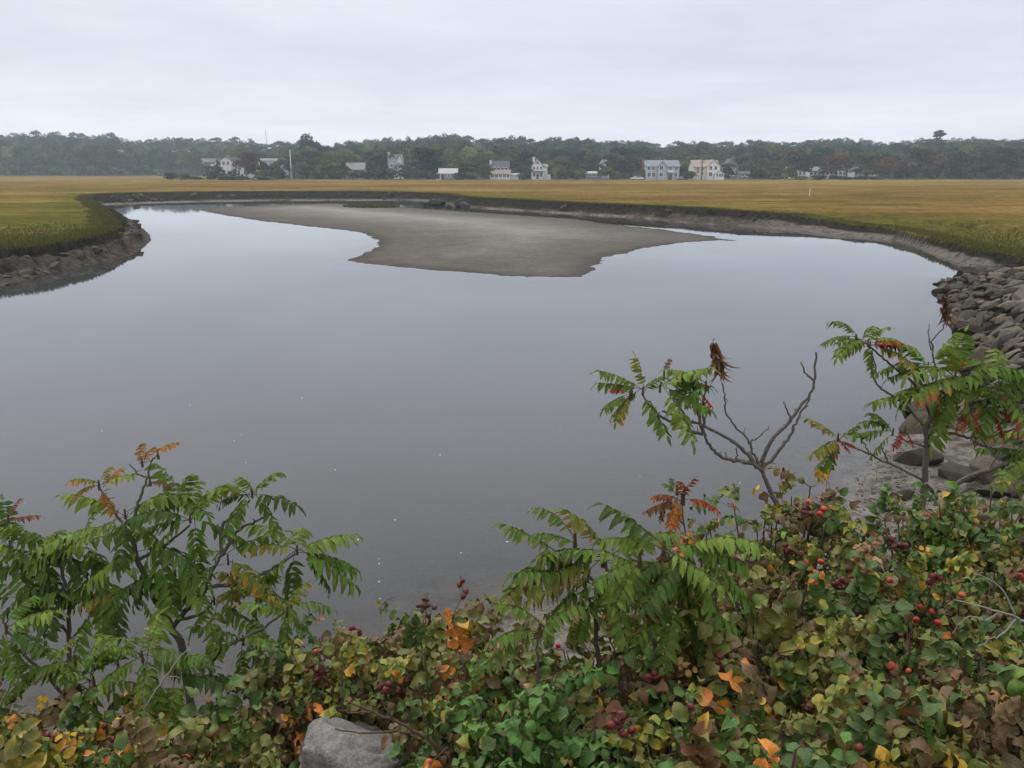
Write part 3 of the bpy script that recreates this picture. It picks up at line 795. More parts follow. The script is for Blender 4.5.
# grey roofed low house
h = House('low tan house under a broad grey roof peeking over shrubs', 345, 365, 372)
_, ro = h.block(h.x(346), h.x(364), 0, 8, h.z(169.5), h.z(163), 'tan', 'grey'); h.chimney(ro, h.x(350), 4, h.z(165), h.z(161))
for px in (349, 354, 360): window(h.root, h.x(px), h.z(175), 1.0, 1.2)
# grey roof with dormer
h = House('grey shingled house with a steep pale roof and dormer rising over trees', 389, 405, 395, R(18))
_, ro = h.block(h.x(390), h.x(404), 0, 9, h.z(165), h.z(154.8), 'white', 'grey'); h.block(h.x(398), h.x(402), -.4, 4, h.z(159), h.z(155.8), 'white', 'dark', 'y', 'dormer', h.z(163), .2)
for px in (392, 396, 401): window(h.root, h.x(px), h.z(167), .9, 1.4)
h.chimney(ro, h.x(392), 6, h.z(157), h.z(152.5), 'white')
# small cottage
h = House('small slate blue cottage with a pale hipped roof and white corner posts', 436, 458, 352)
h.block(h.x(439), h.x(457), 0, 6, h.z(173.5), h.z(168.8), 'slate_blue', 'pale'); h.porch(h.x(437), h.x(441), h.z(173.8), 1.4, 'pale', 2)
for px in (446, 449, 452, 455): window(h.root, h.x(px), h.z(177), .7, 1.0)
h.door(h.x(443))
# white house, dark roof, porch and garage
h = House('white house with a dark roof and a glazed front porch beside a low garage', 487, 519, 358)
_, ro = h.block(h.x(491), h.x(509), 1.5, 9, h.z(168), h.z(161.2), 'white', 'dark'); h.chimney(ro, h.x(488.6) + .8, 4, h.z(167), h.z(160.5), 'white')
h.block(h.x(490), h.x(510.5), -1.6, 1.48, h.z(174), h.z(170.5), 'white', 'brown', 'x', 'porch', 0, .25)
h.block(h.x(511), h.x(518.5), -.5, 6, h.z(175.3), h.z(173.8), 'white', 'pale', 'x', 'garage')
for px in (494.5, 498.5, 502.5, 506): window(h.root, h.x(px), h.z(169.9), .95, 1.0, 1.5)
for px in (492.5, 496.5, 500.5, 504.5, 508): window(h.root, h.x(px), h.z(177.2), 1.1, 1.2, -1.6)
m = MB(); box(m, h.x(513), h.x(517), -.57, -.505, .1, h.z(176)); m.build('garage_door', WALLS['cream'], h.root, smooth=False)
# victorian
h = House('tall narrow white house with a front gable and two-storey porch', 530, 551, 360)
_, ro = h.block(h.x(532), h.x(543), 0, 9, h.z(165.5), h.z(159), 'white', 'grey', 'y'); h.chimney(ro, h.x(534), 5, h.z(162), h.z(157.5), 'white')
h.block(h.x(543) + .01, h.x(547.5), 1.5, 8, h.z(167), h.z(164.5), 'white', 'grey', 'x', 'side_wing')
window(h.root, h.x(537.5), h.z(164.2), 1.0, 1.1)
for px in (534, 537.5, 541): window(h.root, h.x(px), h.z(170), .8, 1.3)
for px in (534, 541): window(h.root, h.x(px), h.z(176.5), .9, 1.5)
h.door(h.x(537.5)); h.porch(h.x(532), h.x(547), h.z(171.4), 1.8, 'grey', 5)
m = MB(); box(m, h.x(532), h.x(547), -1.75, -1.66, h.z(171.2) + .25, h.z(169.6)); m.build('balcony_rail', TRIM, h.root, smooth=False)
m = MB(); box(m, h.x(546.5), h.x(550.5), -.8, 3, 0, h.z(174.5)); m.build('entry', WALLS['white'], h.root, smooth=False)
# low shed and pale gable behind
h = House('low white garden shed with a flat pale roof standing between dark trees', 586, 602, 356, name='shed', cat='shed')
h.block(h.x(587), h.x(601), 0, 4, h.z(173.5), h.z(171.8), 'slate_blue', 'pale', 'x')
for px in (590, 594, 598): window(h.root, h.x(px), h.z(176.3), .9, .9)
h = House('pale blue gable end of a house showing behind the low shed', 598, 611, 385)
h.block(h.x(601), h.x(609), 0, 9, h.z(164), h.z(158), 'pale_blue', 'grey', 'y')
for px in (603.5, 606.5): window(h.root, h.x(px), h.z(169), .8, 1.3)
# long pale blue house
h = House('long pale blue two-storey house with a centre gable and brick chimney', 643, 680, 350)
_, ro = h.block(h.x(645.5), h.x(679), 0, 9, h.z(166.5), h.z(160.5), 'pale_blue', 'bluegrey'); h.chimney(ro, h.x(644.4), 4.5, -h.z(161) * 0 , h.z(159), 'brick', .5)
h.block(h.x(657), h.x(666), -1.0, 4.4, h.z(166.5), h.z(161.3), 'pale_blue', 'bluegrey', 'y', 'centre_gable')
for px in (648.5, 653, 670, 676): window(h.root, h.x(px), h.z(170.3), 1.0, 1.3)
for px in (649, 653.5): window(h.root, h.x(px), h.z(176.8), 1.3, 1.7)
window(h.root, h.x(660.5), h.z(169.8), 1.3, 1.6, -1.0); window(h.root, h.x(660.5), h.z(176.5), 1.3, 1.4, -1.0)
window(h.root, h.x(675.5), h.z(176.6), 1.1, 1.4)
m = MB(); box(m, h.x(667), h.x(673), -1.4, -.01, h.z(172.6), h.z(172)); box(m, h.x(667), h.x(673), -1.4, -1.3, h.z(171.9), h.z(170.2)); m.build('balcony', TRIM, h.root, smooth=False)
h.door(h.x(670), 0, 1.4, 2.2)
# cream house
h = House('cream gabled house with tan roof and white sun porch behind a utility pole', 691, 725, 348)
_, ro = h.block(h.x(693), h.x(718.5), 0, 10, h.z(167), h.z(160.3), 'cream', 'brown', 'x')
h.block(h.x(706), h.x(719), -1.2, 4.6, h.z(166), h.z(160), 'white', 'brown', 'y', 'cross_gable')
h.block(h.x(713), h.x(722), -3.2, -1.21, h.z(174), h.z(171.2), 'white', 'pale', 'y', 'sun_porch', 0, .2)
h.block(h.x(691.5), h.x(697), -1.5, -.01, h.z(175.5), h.z(174), 'cream', 'brown', 'x', 'entry', 0, .2)
for px in (697.5, 701.8): window(h.root, h.x(px), h.z(170.8), .9, 1.3); window(h.root, h.x(px), h.z(174.8 if px > 698 else 173.2), .9, 1.2)
for px in (709.5, 714.5): window(h.root, h.x(px), h.z(169.8), 1.0, 1.4, -1.2)
window(h.root, h.x(709.5), h.z(176), 1.2, 1.4, -1.2)
for px in (715.3, 718, 720.3): window(h.root, h.x(px), h.z(176.6), .7, 1.1, -3.2)
h.chimney(ro, h.x(704.5), 5, h.z(162), h.z(158.8), 'brick', .4)
# grey dark house and shed
h = House('weathered grey shingled house in shade right of the cream house', 724, 740, 368)
_, ro = h.block(h.x(725), h.x(738), 0, 8, h.z(166), h.z(159), 'grey', 'dark', 'y'); h.chimney(ro, h.x(735), 4, h.z(162), h.z(157.4), 'grey')
for px in (728.5, 733.5): window(h.root, h.x(px), h.z(170), .8, 1.2); window(h.root, h.x(px), h.z(175.5), .8, 1.2)
h = House('small grey shed with two pale windows right of the shingled house', 738, 751, 356, name='shed', cat='shed')
h.block(h.x(739), h.x(750), 0, 4, h.z(173.8), h.z(171.5), 'grey', 'dark')
for px in (742.3, 747): window(h.root, h.x(px), h.z(176.2), 1.2, 1.0)
# white houses behind the bare trunks at the right
for (a, b, D, e, r, lab) in [(789, 806, 392, 167, 161, 'white house mostly hidden behind grey brown trees, leftmost of the hidden row'), (808, 828, 386, 171, 167, 'low white house glimpsed between tree trunks in the middle of the hidden row'),
        (829, 846, 390, 170, 165.5, 'white house with a dark roof glimpsed under the russet tree'), (853, 877, 392, 170.5, 164.5, 'white house with a bright gable at the right end of the hidden row')]:
    h = House(lab, a, b, D); h.block(h.x(a + 1), h.x(b - 1), 0, 8, h.z(e), h.z(r), 'white', 'dark' if a % 2 else 'grey', 'y' if a == 853 else 'x')
    k = int((b - a) / 4)
    for i in range(k): window(h.root, h.x(a + 3 + i * 4), h.z(175), 1.0, 1.4)

# utility poles and mast
def pole(px, ytop, D, r, label, arm=True, mat=POLE_WOOD, name='utility_pole', cat='utility pole'):
    p = at_y(px, ytop, D); g = far_z(p[0], D) - .2; hh = p[2] - g
    e = empty(name, (p[0], D, g)); tag(e, label, cat)
    m = MB(); tube(m, [(0, 0, 0), (0, 0, hh * .5), (0, 0, hh)], [r, r * .85, r * .7], 8); m.build('shaft', mat, e)
    if arm:
        m = MB(); box(m, -1.1, 1.1, -r * .7 - .14, -r * .7 - .01, hh - .9, hh - .75); m.build('crossarm', mat, e, smooth=False)
    return e
pole(289.8, 149.5, 356, .22, 'tall pale flagpole on the lawn right of the russet tree house', False, TRIM, 'flagpole', 'pole')
pole(702.3, 160, 345, .28, 'dark utility pole in front of the cream house', True)
pole(721, 158.5, 352, .14, 'thin grey pole between the cream house and shingled house', False)
pole(892.5, 166, 360, .14, 'thin pole under the russet tree in the right treeline', False)
pole(265.5, 129, 700, .18, 'thin radio mast standing above the far left woods', False, POLE_WOOD, 'radio_mast', 'mast')
# marker stake on the marsh
p = at_z(809.3, 196, 1.15); e = MB(); tube(e, [(0, 0, 0), (0.02, 0, .7), (.05, 0, 1.25)], [.05, .045, .04], 6)
o = e.build('marker_stake', TRIM); o.location = (p[0], p[1], 1.08); tag(o, 'slim white marker stake standing in the right marsh', 'stake')

# parked cars / small boat by the houses, a few pixels each
def small_car(px, D, label, col, L=4.4):
    p = at_y(px, 178, D); g = far_z(p[0], D); e = empty('parked_car', (p[0], D, g)); tag(e, label, 'car')
    m = MB(); prof = [(-.5, .35), (-.5, .8), (-.28, .95), (-.12, 1.42), (.25, 1.45), (.40, .95), (.5, .85), (.5, .35)]
    n = len(prof); v = [(x * L, y, z) for y in (-.85, .85) for x, z in prof]
    m.add(v, [[i, (i + 1) % n, n + (i + 1) % n, n + i] for i in range(n)]); m.f.append(np.array([list(range(n)), list(range(n, 2 * n))]))
    m.build('body', m_plain('car_paint', col, .35, .05), e, smooth=False)
    g2 = MB(); v = [(x * L, -.87, z) for x, z in ((-.22, .98), (-.11, 1.34), (.23, 1.36), (.33, .98))]; g2.add(v, [[0, 1, 2, 3]]); g2.build('side_window', GLASS, e, smooth=False)
    for sx in (-.3, .3):
        w = MB(); tube(w, [(sx * L, -.9, .33), (sx * L, -.65, .33)], .33, 12); w.build('wheel', m_plain('tyre', (.03, .03, .03), .8, .1), e)
small_car(637, 347, 'white car parked left of the long pale blue house', (.75, .75, .75), 5)
small_car(683, 349, 'silver grey car parked right of the long pale blue house', (.38, .42, .46))
small_car(460.5, 350, 'white car parked right of the slate blue cottage', (.72, .72, .72))
small_car(372, 352, 'white van-like car parked in front of the shrubs by the tan house', (.7, .7, .7))

# ------------------------------------------------------------------ trees across the marsh
def crown_cloud(seed, kind, n):
    """leaf clumps of a crown of height 1 on a base at z=0; returns verts, tones"""
    rr = np.random.default_rng(seed); lob = []
    if kind == 'round':
        for i in range(15):
            a = rr.random() * 6.28; q = 0; z = rr.uniform(.17, .82)
            q = rr.uniform(.35, 1) * .34 * math.sqrt(max(.02, 1 - ((z - .45) / .46) ** 2)); lob.append((q * math.cos(a), q * math.sin(a), z, rr.uniform(.13, .22)))
    elif kind == 'tall':
        for i in range(12):
            a = rr.random() * 6.28; z = rr.uniform(.14, .9); q = rr.uniform(.02, .2) * (1.15 - .6 * z); lob.append((q * math.cos(a), q * math.sin(a), z, rr.uniform(.10, .17)))
    elif kind == 'conifer':
        for i in range(22):
            z = .08 + .88 * i / 21; q = .24 * (1 - z) * rr.uniform(.4, 1); a = rr.random() * 6.28; lob.append((q * math.cos(a), q * math.sin(a), z, .04 + .17 * (1 - z)))
    elif kind == 'pine':
        for i in range(7):
            a = rr.random() * 6.28; q = rr.uniform(.05, .2); lob.append((q * math.cos(a), q * math.sin(a), rr.uniform(.66, .95), rr.uniform(.07, .12)))
    elif kind == 'shrub':
        for i in range(9):
            a = rr.random() * 6.28; q = rr.uniform(.1, .7); lob.append((q * math.cos(a), q * math.sin(a), rr.uniform(.2, .62), rr.uniform(.22, .38)))
    elif kind == 'weep':
        for i in range(14):
            a = rr.random() * 6.28; q = rr.uniform(.05, .36); z = .75 - q * .9 * rr.random() - .3 * rr.random(); lob.append((q * math.cos(a), q * math.sin(a), max(.15, z), rr.uniform(.12, .2)))
    lob = np.array(lob); w = lob[:, 3] ** 2; idx = rr.choice(len(lob), n, p=w / w.sum())
    d = unit(rr.normal(size=(n, 3))); d[:, 2] = np.where(d[:, 2] < -.3, -d[:, 2] * .6, d[:, 2])
    rad = lob[idx, 3] * rr.uniform(.55, 1.08, n) ** .6
    C = lob[idx, :3] + d * rad[:, None] * np.array((1, 1, .85))
    s = {'round': .030, 'tall': .028, 'conifer': .024, 'pine': .026, 'shrub': .075, 'weep': .034}[kind] * rr.uniform(.6, 1.4, n)
    nrm = unit(d + rr.normal(size=(n, 3)) * .5); A = unit(np.cross(nrm, rr.normal(size=(n, 3)))); B = np.cross(nrm, A)
    V = np.stack([C + s[:, None] * (A * rr.uniform(.7, 1.2, (n, 1))), C + s[:, None] * B * rr.uniform(.5, 1.1, (n, 1)), C - s[:, None] * A, C - s[:, None] * B * rr.uniform(.6, 1.2, (n, 1))], 1)
    lt = rr.uniform(.55, 1.45, len(lob))[idx] * rr.uniform(.75, 1.25, n)  # random brightness per lobe, crown light and shade put into the colour
    T = np.stack([lt * rr.uniform(.92, 1.12, n), lt, lt * rr.uniform(.8, 1.1, n)], 1)
    return V.reshape(-1, 3), np.repeat(T, 4, 0)
def trunk_mesh(mb, kind, seed):
    rr = random.Random(seed); top = {'round': .6, 'tall': .75, 'conifer': .9, 'pine': .9, 'shrub': .35, 'weep': .55}[kind]; r = {'shrub': .03, 'conifer': .02}.get(kind, .024)
    pts = [(0, 0, -.05), (rr.uniform(-.01, .01), 0, top * .4), (rr.uniform(-.02, .02), rr.uniform(-.02, .02), top)]
    tube(mb, spline(pts, 3), np.linspace(r, r * .4, 7), 7)
    for i in range(5):
        z = top * rr.uniform(.4, .9); a = rr.random() * 6.28; l = rr.uniform(.1, .22)
        tube(mb, [(0, 0, z), (math.cos(a) * l * .5, math.sin(a) * l * .5, z + l * .4), (math.cos(a) * l, math.sin(a) * l, z + l * .6)], [r * .45, r * .3, r * .15], 5)

KINDS = ('round', 'round', 'tall', 'tall', 'weep', 'conifer', 'pine', 'shrub')
PROTO = []; CLOUD = []
for i, k in enumerate(KINDS):
    V, T = crown_cloud(500 + i, k, {'conifer': 1300, 'pine': 500, 'shrub': 800}.get(k, 1500))
    CLOUD.append((V, T)); mb = MB(); mb.add(V, np.arange(len(V)).reshape(-1, 4), T)
    co = mb.build('crown', M['crown'], smooth=False); tb = MB(); trunk_mesh(tb, k, 600 + i); to = tb.build('trunk', M['trunk'])
    PROTO.append((co, to)); 
used_proto = set()
def tree(px, ytop, D, wpx, kind, col, label, name='tree', cat='tree', group=None):
    p = at_y(px, ytop, D); g = far_z(p[0], D) - .2; hh = p[2] - g
    ids = [i for i, k in enumerate(KINDS) if k == kind]; i = random.choice(ids)
    co, to = PROTO[i]
    if i in used_proto: co, to = co.copy(), to.copy(); COL.objects.link(co); COL.objects.link(to)
    used_proto.add(i)
    e = empty(name, (p[0], D, g), random.uniform(0, 6.28))
    base_w = {'round': .80, 'tall': .50, 'weep': .86, 'conifer': .5, 'pine': .5, 'shrub': 1.7}[kind]
    ws = wpx * D / 852 / base_w
    e.scale = (ws, ws, hh)
    for o in (co, to): o.parent = e
    v = random.uniform(.6, 1.5); co.color = (col[0] * v, col[1] * v, col[2] * v, 1)
    tag(e, label, cat, group); return e
GREENS = {'dark green': (.036, .064, .030), 'deep green': (.027, .052, .028), 'olive green': (.075, .095, .032), 'grey green': (.052, .078, .042), 'pale olive': (.105, .125, .042), 'russet': (.115, .062, .042), 'purplish brown': (.07, .052, .045), 'brownish green': (.075, .066, .038)}
for (px, yt, D, w, k, c, lab) in [
    (245, 148.5, 350, 27, 'round', 'russet', 'russet leaved tree standing in front of the white two-storey house'),
    (217, 159, 352, 15, 'conifer', 'deep green', 'dark conical evergreen at the left corner of the white two-storey house'),
    (262, 159, 354, 13, 'round', 'deep green', 'small dark round tree just right of the white two-storey house'),
    (276, 164, 352, 18, 'weep', 'grey green', 'grey green bushy tree left of the pale flagpole'),
    (305, 147, 392, 40, 'round', 'brownish green', 'broad dark brownish tree right of the pale flagpole'),
    (328, 152, 372, 34, 'weep', 'olive green', 'lighter olive tree left of the tan house with broad grey roof'),
    (302, 161, 356, 24, 'round', 'grey green', 'low grey green tree in front of the broad brownish tree'),
    (339, 163, 353, 20, 'round', 'dark green', 'round dark green tree at the left end of the tan house'),
    (378, 164, 352, 27, 'weep', 'dark green', 'dark green spreading tree right of the tan house'),
    (383, 151, 400, 24, 'tall', 'deep green', 'tall dark tree at the left of the steep grey roof with dormer'),
    (400, 162.5, 354, 26, 'round', 'grey green', 'grey green tree in front of the steep roofed house with dormer'),
    (427, 147, 366, 36, 'tall', 'dark green', 'large layered dark tree left of the slate blue cottage'),
    (468, 153, 362, 40, 'weep', 'pale olive', 'wide pale olive tree between the slate blue cottage and the white porch house'),
    (523, 160, 372, 18, 'round', 'dark green', 'small dark tree between the white porch house and the tall narrow house'),
    (560, 155, 372, 28, 'round', 'brownish green', 'brownish green tree right of the tall narrow white house'),
    (577, 164, 354, 20, 'weep', 'olive green', 'low olive tree left of the low garden shed'),
    (614, 154, 366, 26, 'tall', 'brownish green', 'brownish green tree hiding half of the pale blue gable'),
    (632, 154, 364, 28, 'round', 'purplish brown', 'purplish brown tree left of the brick chimney of the long pale blue house'),
    (688, 163, 372, 16, 'tall', 'deep green', 'narrow dark tree between the pale blue house and the cream house'),
    (756, 155, 368, 30, 'round', 'grey green', 'grey green tree behind the small grey shed'),
    (775, 160, 362, 26, 'weep', 'brownish green', 'brownish green low tree right of the small grey shed'),
    (798, 147, 374, 40, 'round', 'brownish green', 'broad grey brown tree over the leftmost hidden white house'),
    (838, 149, 376, 36, 'round', 'russet', 'broad russet tree over the middle of the hidden white houses'),
    (869, 149, 384, 26, 'tall', 'olive green', 'upright olive tree behind the hidden white houses'),
    (886, 154, 370, 28, 'round', 'russet', 'smaller russet tree at the right end of the hidden white houses'),
    (821, 141.5, 430, 17, 'round', 'deep green', 'round dark tree top rising behind the hidden white houses'),
    (941, 130.5, 560, 17, 'pine', 'deep green', 'lone umbrella crowned pine sticking out above the right woods'),
    (484, 163, 353, 16, 'round', 'olive green', 'small olive tree at the left corner of the white porch house'),
    (525, 165, 353, 14, 'round', 'grey green', 'low grey green tree at the left corner of the tall narrow house'),
    (606, 161, 352, 18, 'weep', 'olive green', 'olive tree in front of the pale blue gable right of the shed'),
    (686, 167, 351, 11, 'round', 'dark green', 'small dark tree at the right corner of the long pale blue house'),
    (729, 163, 352, 15, 'tall', 'brownish green', 'thin brownish tree in front of the weathered grey shingled house'),
    (352, 169, 351, 16, 'weep', 'olive green', 'low olive tree in front of the tan house'),
    (208, 162.5, 430, 17, 'round', 'grey green', 'grey green tree in front of the long low white building at left'),
    (274, 161, 400, 15, 'round', 'olive green', 'olive tree in front of the long pale building with white parapet'),
    (233, 168, 349, 10, 'round', 'olive green', 'small olive tree before the gable end of the white two-storey house'),
    (556, 166, 351, 14, 'round', 'pale olive', 'small pale olive tree right of the tall narrow white house'),
    (641, 168, 352, 12, 'round', 'olive green', 'small olive tree at the left corner of the long pale blue house'),
    (309, 132.5, 520, 26, 'round', 'deep green', 'domed dark tree rising over the woods behind the flagpole')]:
    tree(px, yt, D, w, k, GREENS[c], lab)

LAND = [(217, 'conical evergreen'), (290, 'pale flagpole'), (355, 'tan house'), (447, 'slate blue cottage'), (500, 'white porch house'), (540, 'tall narrow white house'), (594, 'low garden shed'), (662, 'long pale blue house'), (706, 'cream house'), (838, 'broad russet tree'), (941, 'lone umbrella pine')]
ORD = ['first', 'second', 'third', 'fourth', 'fifth', 'sixth', 'seventh', 'eighth', 'ninth', 'tenth', 'eleventh', 'twelfth', 'thirteenth', 'fourteenth', 'fifteenth', 'sixteenth', 'seventeenth', 'eighteenth', 'nineteenth', 'twentieth', ] + ['twenty-' + q for q in ('first', 'second', 'third', 'fourth', 'fifth', 'sixth', 'seventh', 'eighth', 'ninth')] + ['thirtieth'] + ['thirty-' + q for q in ('first', 'second', 'third', 'fourth', 'fifth', 'sixth', 'seventh', 'eighth', 'ninth')]
counts = {}
def rowlabel(cn, shape, row, px):
    lx, ln = min(LAND, key=lambda q: abs(q[0] - px)); side = 'left' if px < lx else 'right'
    key = (row, ln, side); counts[key] = counts.get(key, 0) + 1
    return f'{cn} {shape} in {row} treeline, {ORD[counts[key] - 1]} {side} of the {ln}'
SILX = [-80,0,20,45,60,85,110,125,150,165,185,200,220,240,270,285,297,310,318,330,345,370,400,420,445,460,475,490,500,515,530,545,565,590,600,615,640,655,665,680,700,720,735,745,760,780,790,810,835,850,870,885,900,920,950,975,1000,1024,1110]
SILY = [131,132,130,129,131,132,131,137,137,135,135,137,137,136,142,139,137,137,139,141,138,136,135,133,131,132,137,136,133,133,138,135,133,135,139,138,136,141,143,138,138,141,138,141,136,139,142,138,136,137,138,142,138,137,137,135,138,137,138]
def sil(px): return float(np.interp(px, SILX, SILY))
SHN = {'round': 'round crowned tree', 'tall': 'tall tree', 'weep': 'spreading tree', 'conifer': 'conical evergreen', 'shrub': 'bush'}
# middle row: individual trees at the edge of the woods
seq = []
px = -66
while px < 1095:
    left = px < 232
    D = random.uniform(610, 640) if left else random.uniform(480, 500) if px < 288 else random.uniform(405, 425) if px < 900 else random.uniform(372, 395)
    k = random.choice(('round', 'round', 'tall', 'weep')); w = random.uniform(22, 32) * (.72 if left else 1)
    yt = sil(px) + (random.uniform(9, 16) if left else random.uniform(7, 15))
    cn = random.choice(('dark green', 'deep green', 'grey green', 'dark green', 'olive green', 'olive green', 'pale olive') if px < 780 else ('dark green', 'purplish brown', 'grey green', 'brownish green', 'deep green', 'russet'))
    seq.append((px, yt, D, w, k, cn)); px += w * random.uniform(.42, .56)
for s in sorted(seq, key=lambda s: abs(s[0] - min(LAND, key=lambda q: abs(q[0] - s[0]))[0])):
    tree(s[0], s[1], s[2], s[3], s[4], GREENS[s[5]], rowlabel(s[5], SHN[s[4]], 'middle', s[0]), group='trees of the middle treeline')
# low bushes and hedges at the marsh edge
seq = []
px = -60
while px < 1090:
    left = px < 160
    D = random.uniform(560, 575) if left else random.uniform(344, 347); w = random.uniform(12, 24)
    blocked = any(a - 3 < px < b + 3 for a, b in ((226, 256), (441, 457), (488, 518), (532, 550), (588, 600), (631, 684), (694, 724), (740, 750), (281, 300)))
    if not blocked:
        yt = (random.uniform(163, 167) if left else random.uniform(165, 172)) + (4 if 150 < px < 225 else 0)
        if px > 780: yt -= 3
        if 800 < px < 880: yt = random.uniform(173.5, 175.5)
        seq.append((px, yt, D, w, 'shrub', random.choice(('grey green', 'dark green', 'brownish green', 'olive green'))))
    px += w * random.uniform(.6, .95)
for s in sorted(seq, key=lambda s: abs(s[0] - min(LAND, key=lambda q: abs(q[0] - s[0]))[0])):
    tree(s[0], s[1], s[2], s[3], s[4], GREENS[s[5]], rowlabel(s[5], 'bush', 'front', s[0]), 'bush', 'bush', 'bushes along the marsh edge')
for (px, w, yt, c, lab) in [(182, 22, 172.5, 'olive green', 'bright green low hedge at the marsh edge left of the conical evergreen'), (240, 40, 174.6, 'dark green', 'low dark hedge in front of the white two-storey house'), (268, 26, 175, 'grey green', 'low grey hedge left of the flagpole at the marsh edge')]:
    tree(px, yt, 343, w, 'shrub', (.07, .11, .035) if px == 182 else GREENS[c], lab, 'hedge', 'hedge')

# the far wood, one mass
def far_wood():
    mb = MB()
    for (d0, d1, off0, off1, step) in ((425, 450, 11, 20, 8), (460, 500, 6, 12, 8), (540, 600, 2, 6, 8), (600, 640, 3, 6, 5), (640, 720, -0.5, 2.5, 6.5)):
        px = -110
        while px < 1135:
            left = px < 232; D = random.uniform(d0, d1) + (190 if left else 60 if px < 288 else 0)
            yt = sil(px) + random.uniform(off0, off1)
            p = at_y(px, yt, D); g = far_z(p[0], D) - 1; hh = p[2] - g
            if hh < 6: g = p[2] - random.uniform(9, 13); hh = p[2] - g
            hh2 = min(hh, 22); g = p[2] - hh2
            i = random.choice((0, 1, 2, 3, 4, 0, 1)); V, T = CLOUD[i]
            w = random.uniform(8, 13) / (.5 if KINDS[i] == 'tall' else .82); a = random.uniform(0, 6.28)
            c, s_ = math.cos(a), math.sin(a)
            X = np.stack([(V[:, 0] * c - V[:, 1] * s_) * w + p[0], (V[:, 0] * s_ + V[:, 1] * c) * w + D, V[:, 2] * hh2 + g], 1)
            col = np.array(GREENS[random.choice(('dark green', 'deep green', 'grey green', 'olive green', 'brownish green', 'dark green'))]) * random.uniform(.5, 1.5)
            q = len(V) // 8 * (5 if d0 < 500 else 4) // 4 * 4
            mb.add(X[:q * 1], np.arange(q).reshape(-1, 4), T[:q] * col)
            px += step * random.uniform(.7, 1.3) * (500 / D) ** .3
    o = mb.build('far_wood', M['crown'], smooth=False); o.color = (1, 1, 1, 1)
    tag(o, 'hazy wooded ridge behind the houses closing the horizon', 'woods', kind='stuff')
far_wood()

# ------------------------------------------------------------------ leaves
class Leaves:
    def __init__(s): s.r = []
    def add(s, P, D, N, L, W, curl, fold, c, tip, amt, t0=.55): s.r.append((*P, *D, *N, L, W, curl, fold, *c, *tip, amt, t0))
    def mesh(s, mb, shape):
        if not s.r: return
        A = np.array(s.r, float); n = len(A)
        P, D, N = A[:, 0:3], unit(A[:, 3:6]), A[:, 6:9]; L, W, curl, fold = A[:, 9], A[:, 10], A[:, 11], A[:, 12]; c, tip, amt, t0 = A[:, 13:16], A[:, 16:19], A[:, 19], A[:, 20]
        S = unit(np.cross(D, N)); N = np.cross(S, D)
        if shape == 'rose':
            ss = np.array((0, .08, .2, .34, .48, .62, .76, .88, 1.0)); pr = np.array((.05, .42, .80, .93, 1.0, .90, .74, .42, .0))
        else:
            ss = np.array((0, .07, .18, .32, .48, .64, .80, .92, 1.0)); pr = np.array((.08, .70, .96, 1.0, .92, .76, .50, .22, .0))
        cols = (-1., 0., 1.); V = np.zeros((n, len(ss), 3, 3)); C = np.zeros_like(V); U = np.zeros_like(V)
        k = np.where(np.abs(curl) < 1e-3, 1e-3, curl); tw = rng.normal(0, .16, n); wav = rng.normal(0, .10, (n, 2)); ph = rng.random(n) * 6.28
        for i, (a, p) in enumerate(zip(ss, pr)):
            y = L * np.sin(k * a) / k; z = -L * (1 - np.cos(k * a)) / k
            for j, x in enumerate(cols):
                w = x * p * W * (1 + rng.normal(0, .05, n)) * .5
                zz = z + np.abs(w) * fold + w * tw * a + np.abs(x) * W * (.17 if shape == 'rose' else .12) * np.sin(ph + 8 * a + x) 
                V[:, i, j] = P + D * y[:, None] + S * w[:, None] + N * zz[:, None]
                f = np.clip((a + .18 * abs(x) - t0) / .35, 0, 1) * amt
                C[:, i, j] = c * (1 - f[:, None]) + tip * f[:, None]
                U[:, i, j] = (x * max(p, .15), a, 0)
        idx = np.arange(len(ss) * 3).reshape(len(ss), 3); F = []
        for i in range(len(ss) - 1):
            for j in (0, 1): F.append([idx[i, j], idx[i, j + 1], idx[i + 1, j + 1], idx[i + 1, j]])
        F = np.array(F)[None] + (np.arange(n) * len(ss) * 3)[:, None, None]
        mb.add(V.reshape(-1, 3), F.reshape(-1, 4), np.clip(C.reshape(-1, 3), 0, 1), U.reshape(-1, 3))

def jit(c, a=.18):
    b = random.uniform(1 - a, 1 + a); return tuple(x * b * random.uniform(1 - a * .4, 1 + a * .4) for x in c)
UP = np.array((0, 0, 1.))
def rvec(s=1.0): return rng.normal(size=3) * s

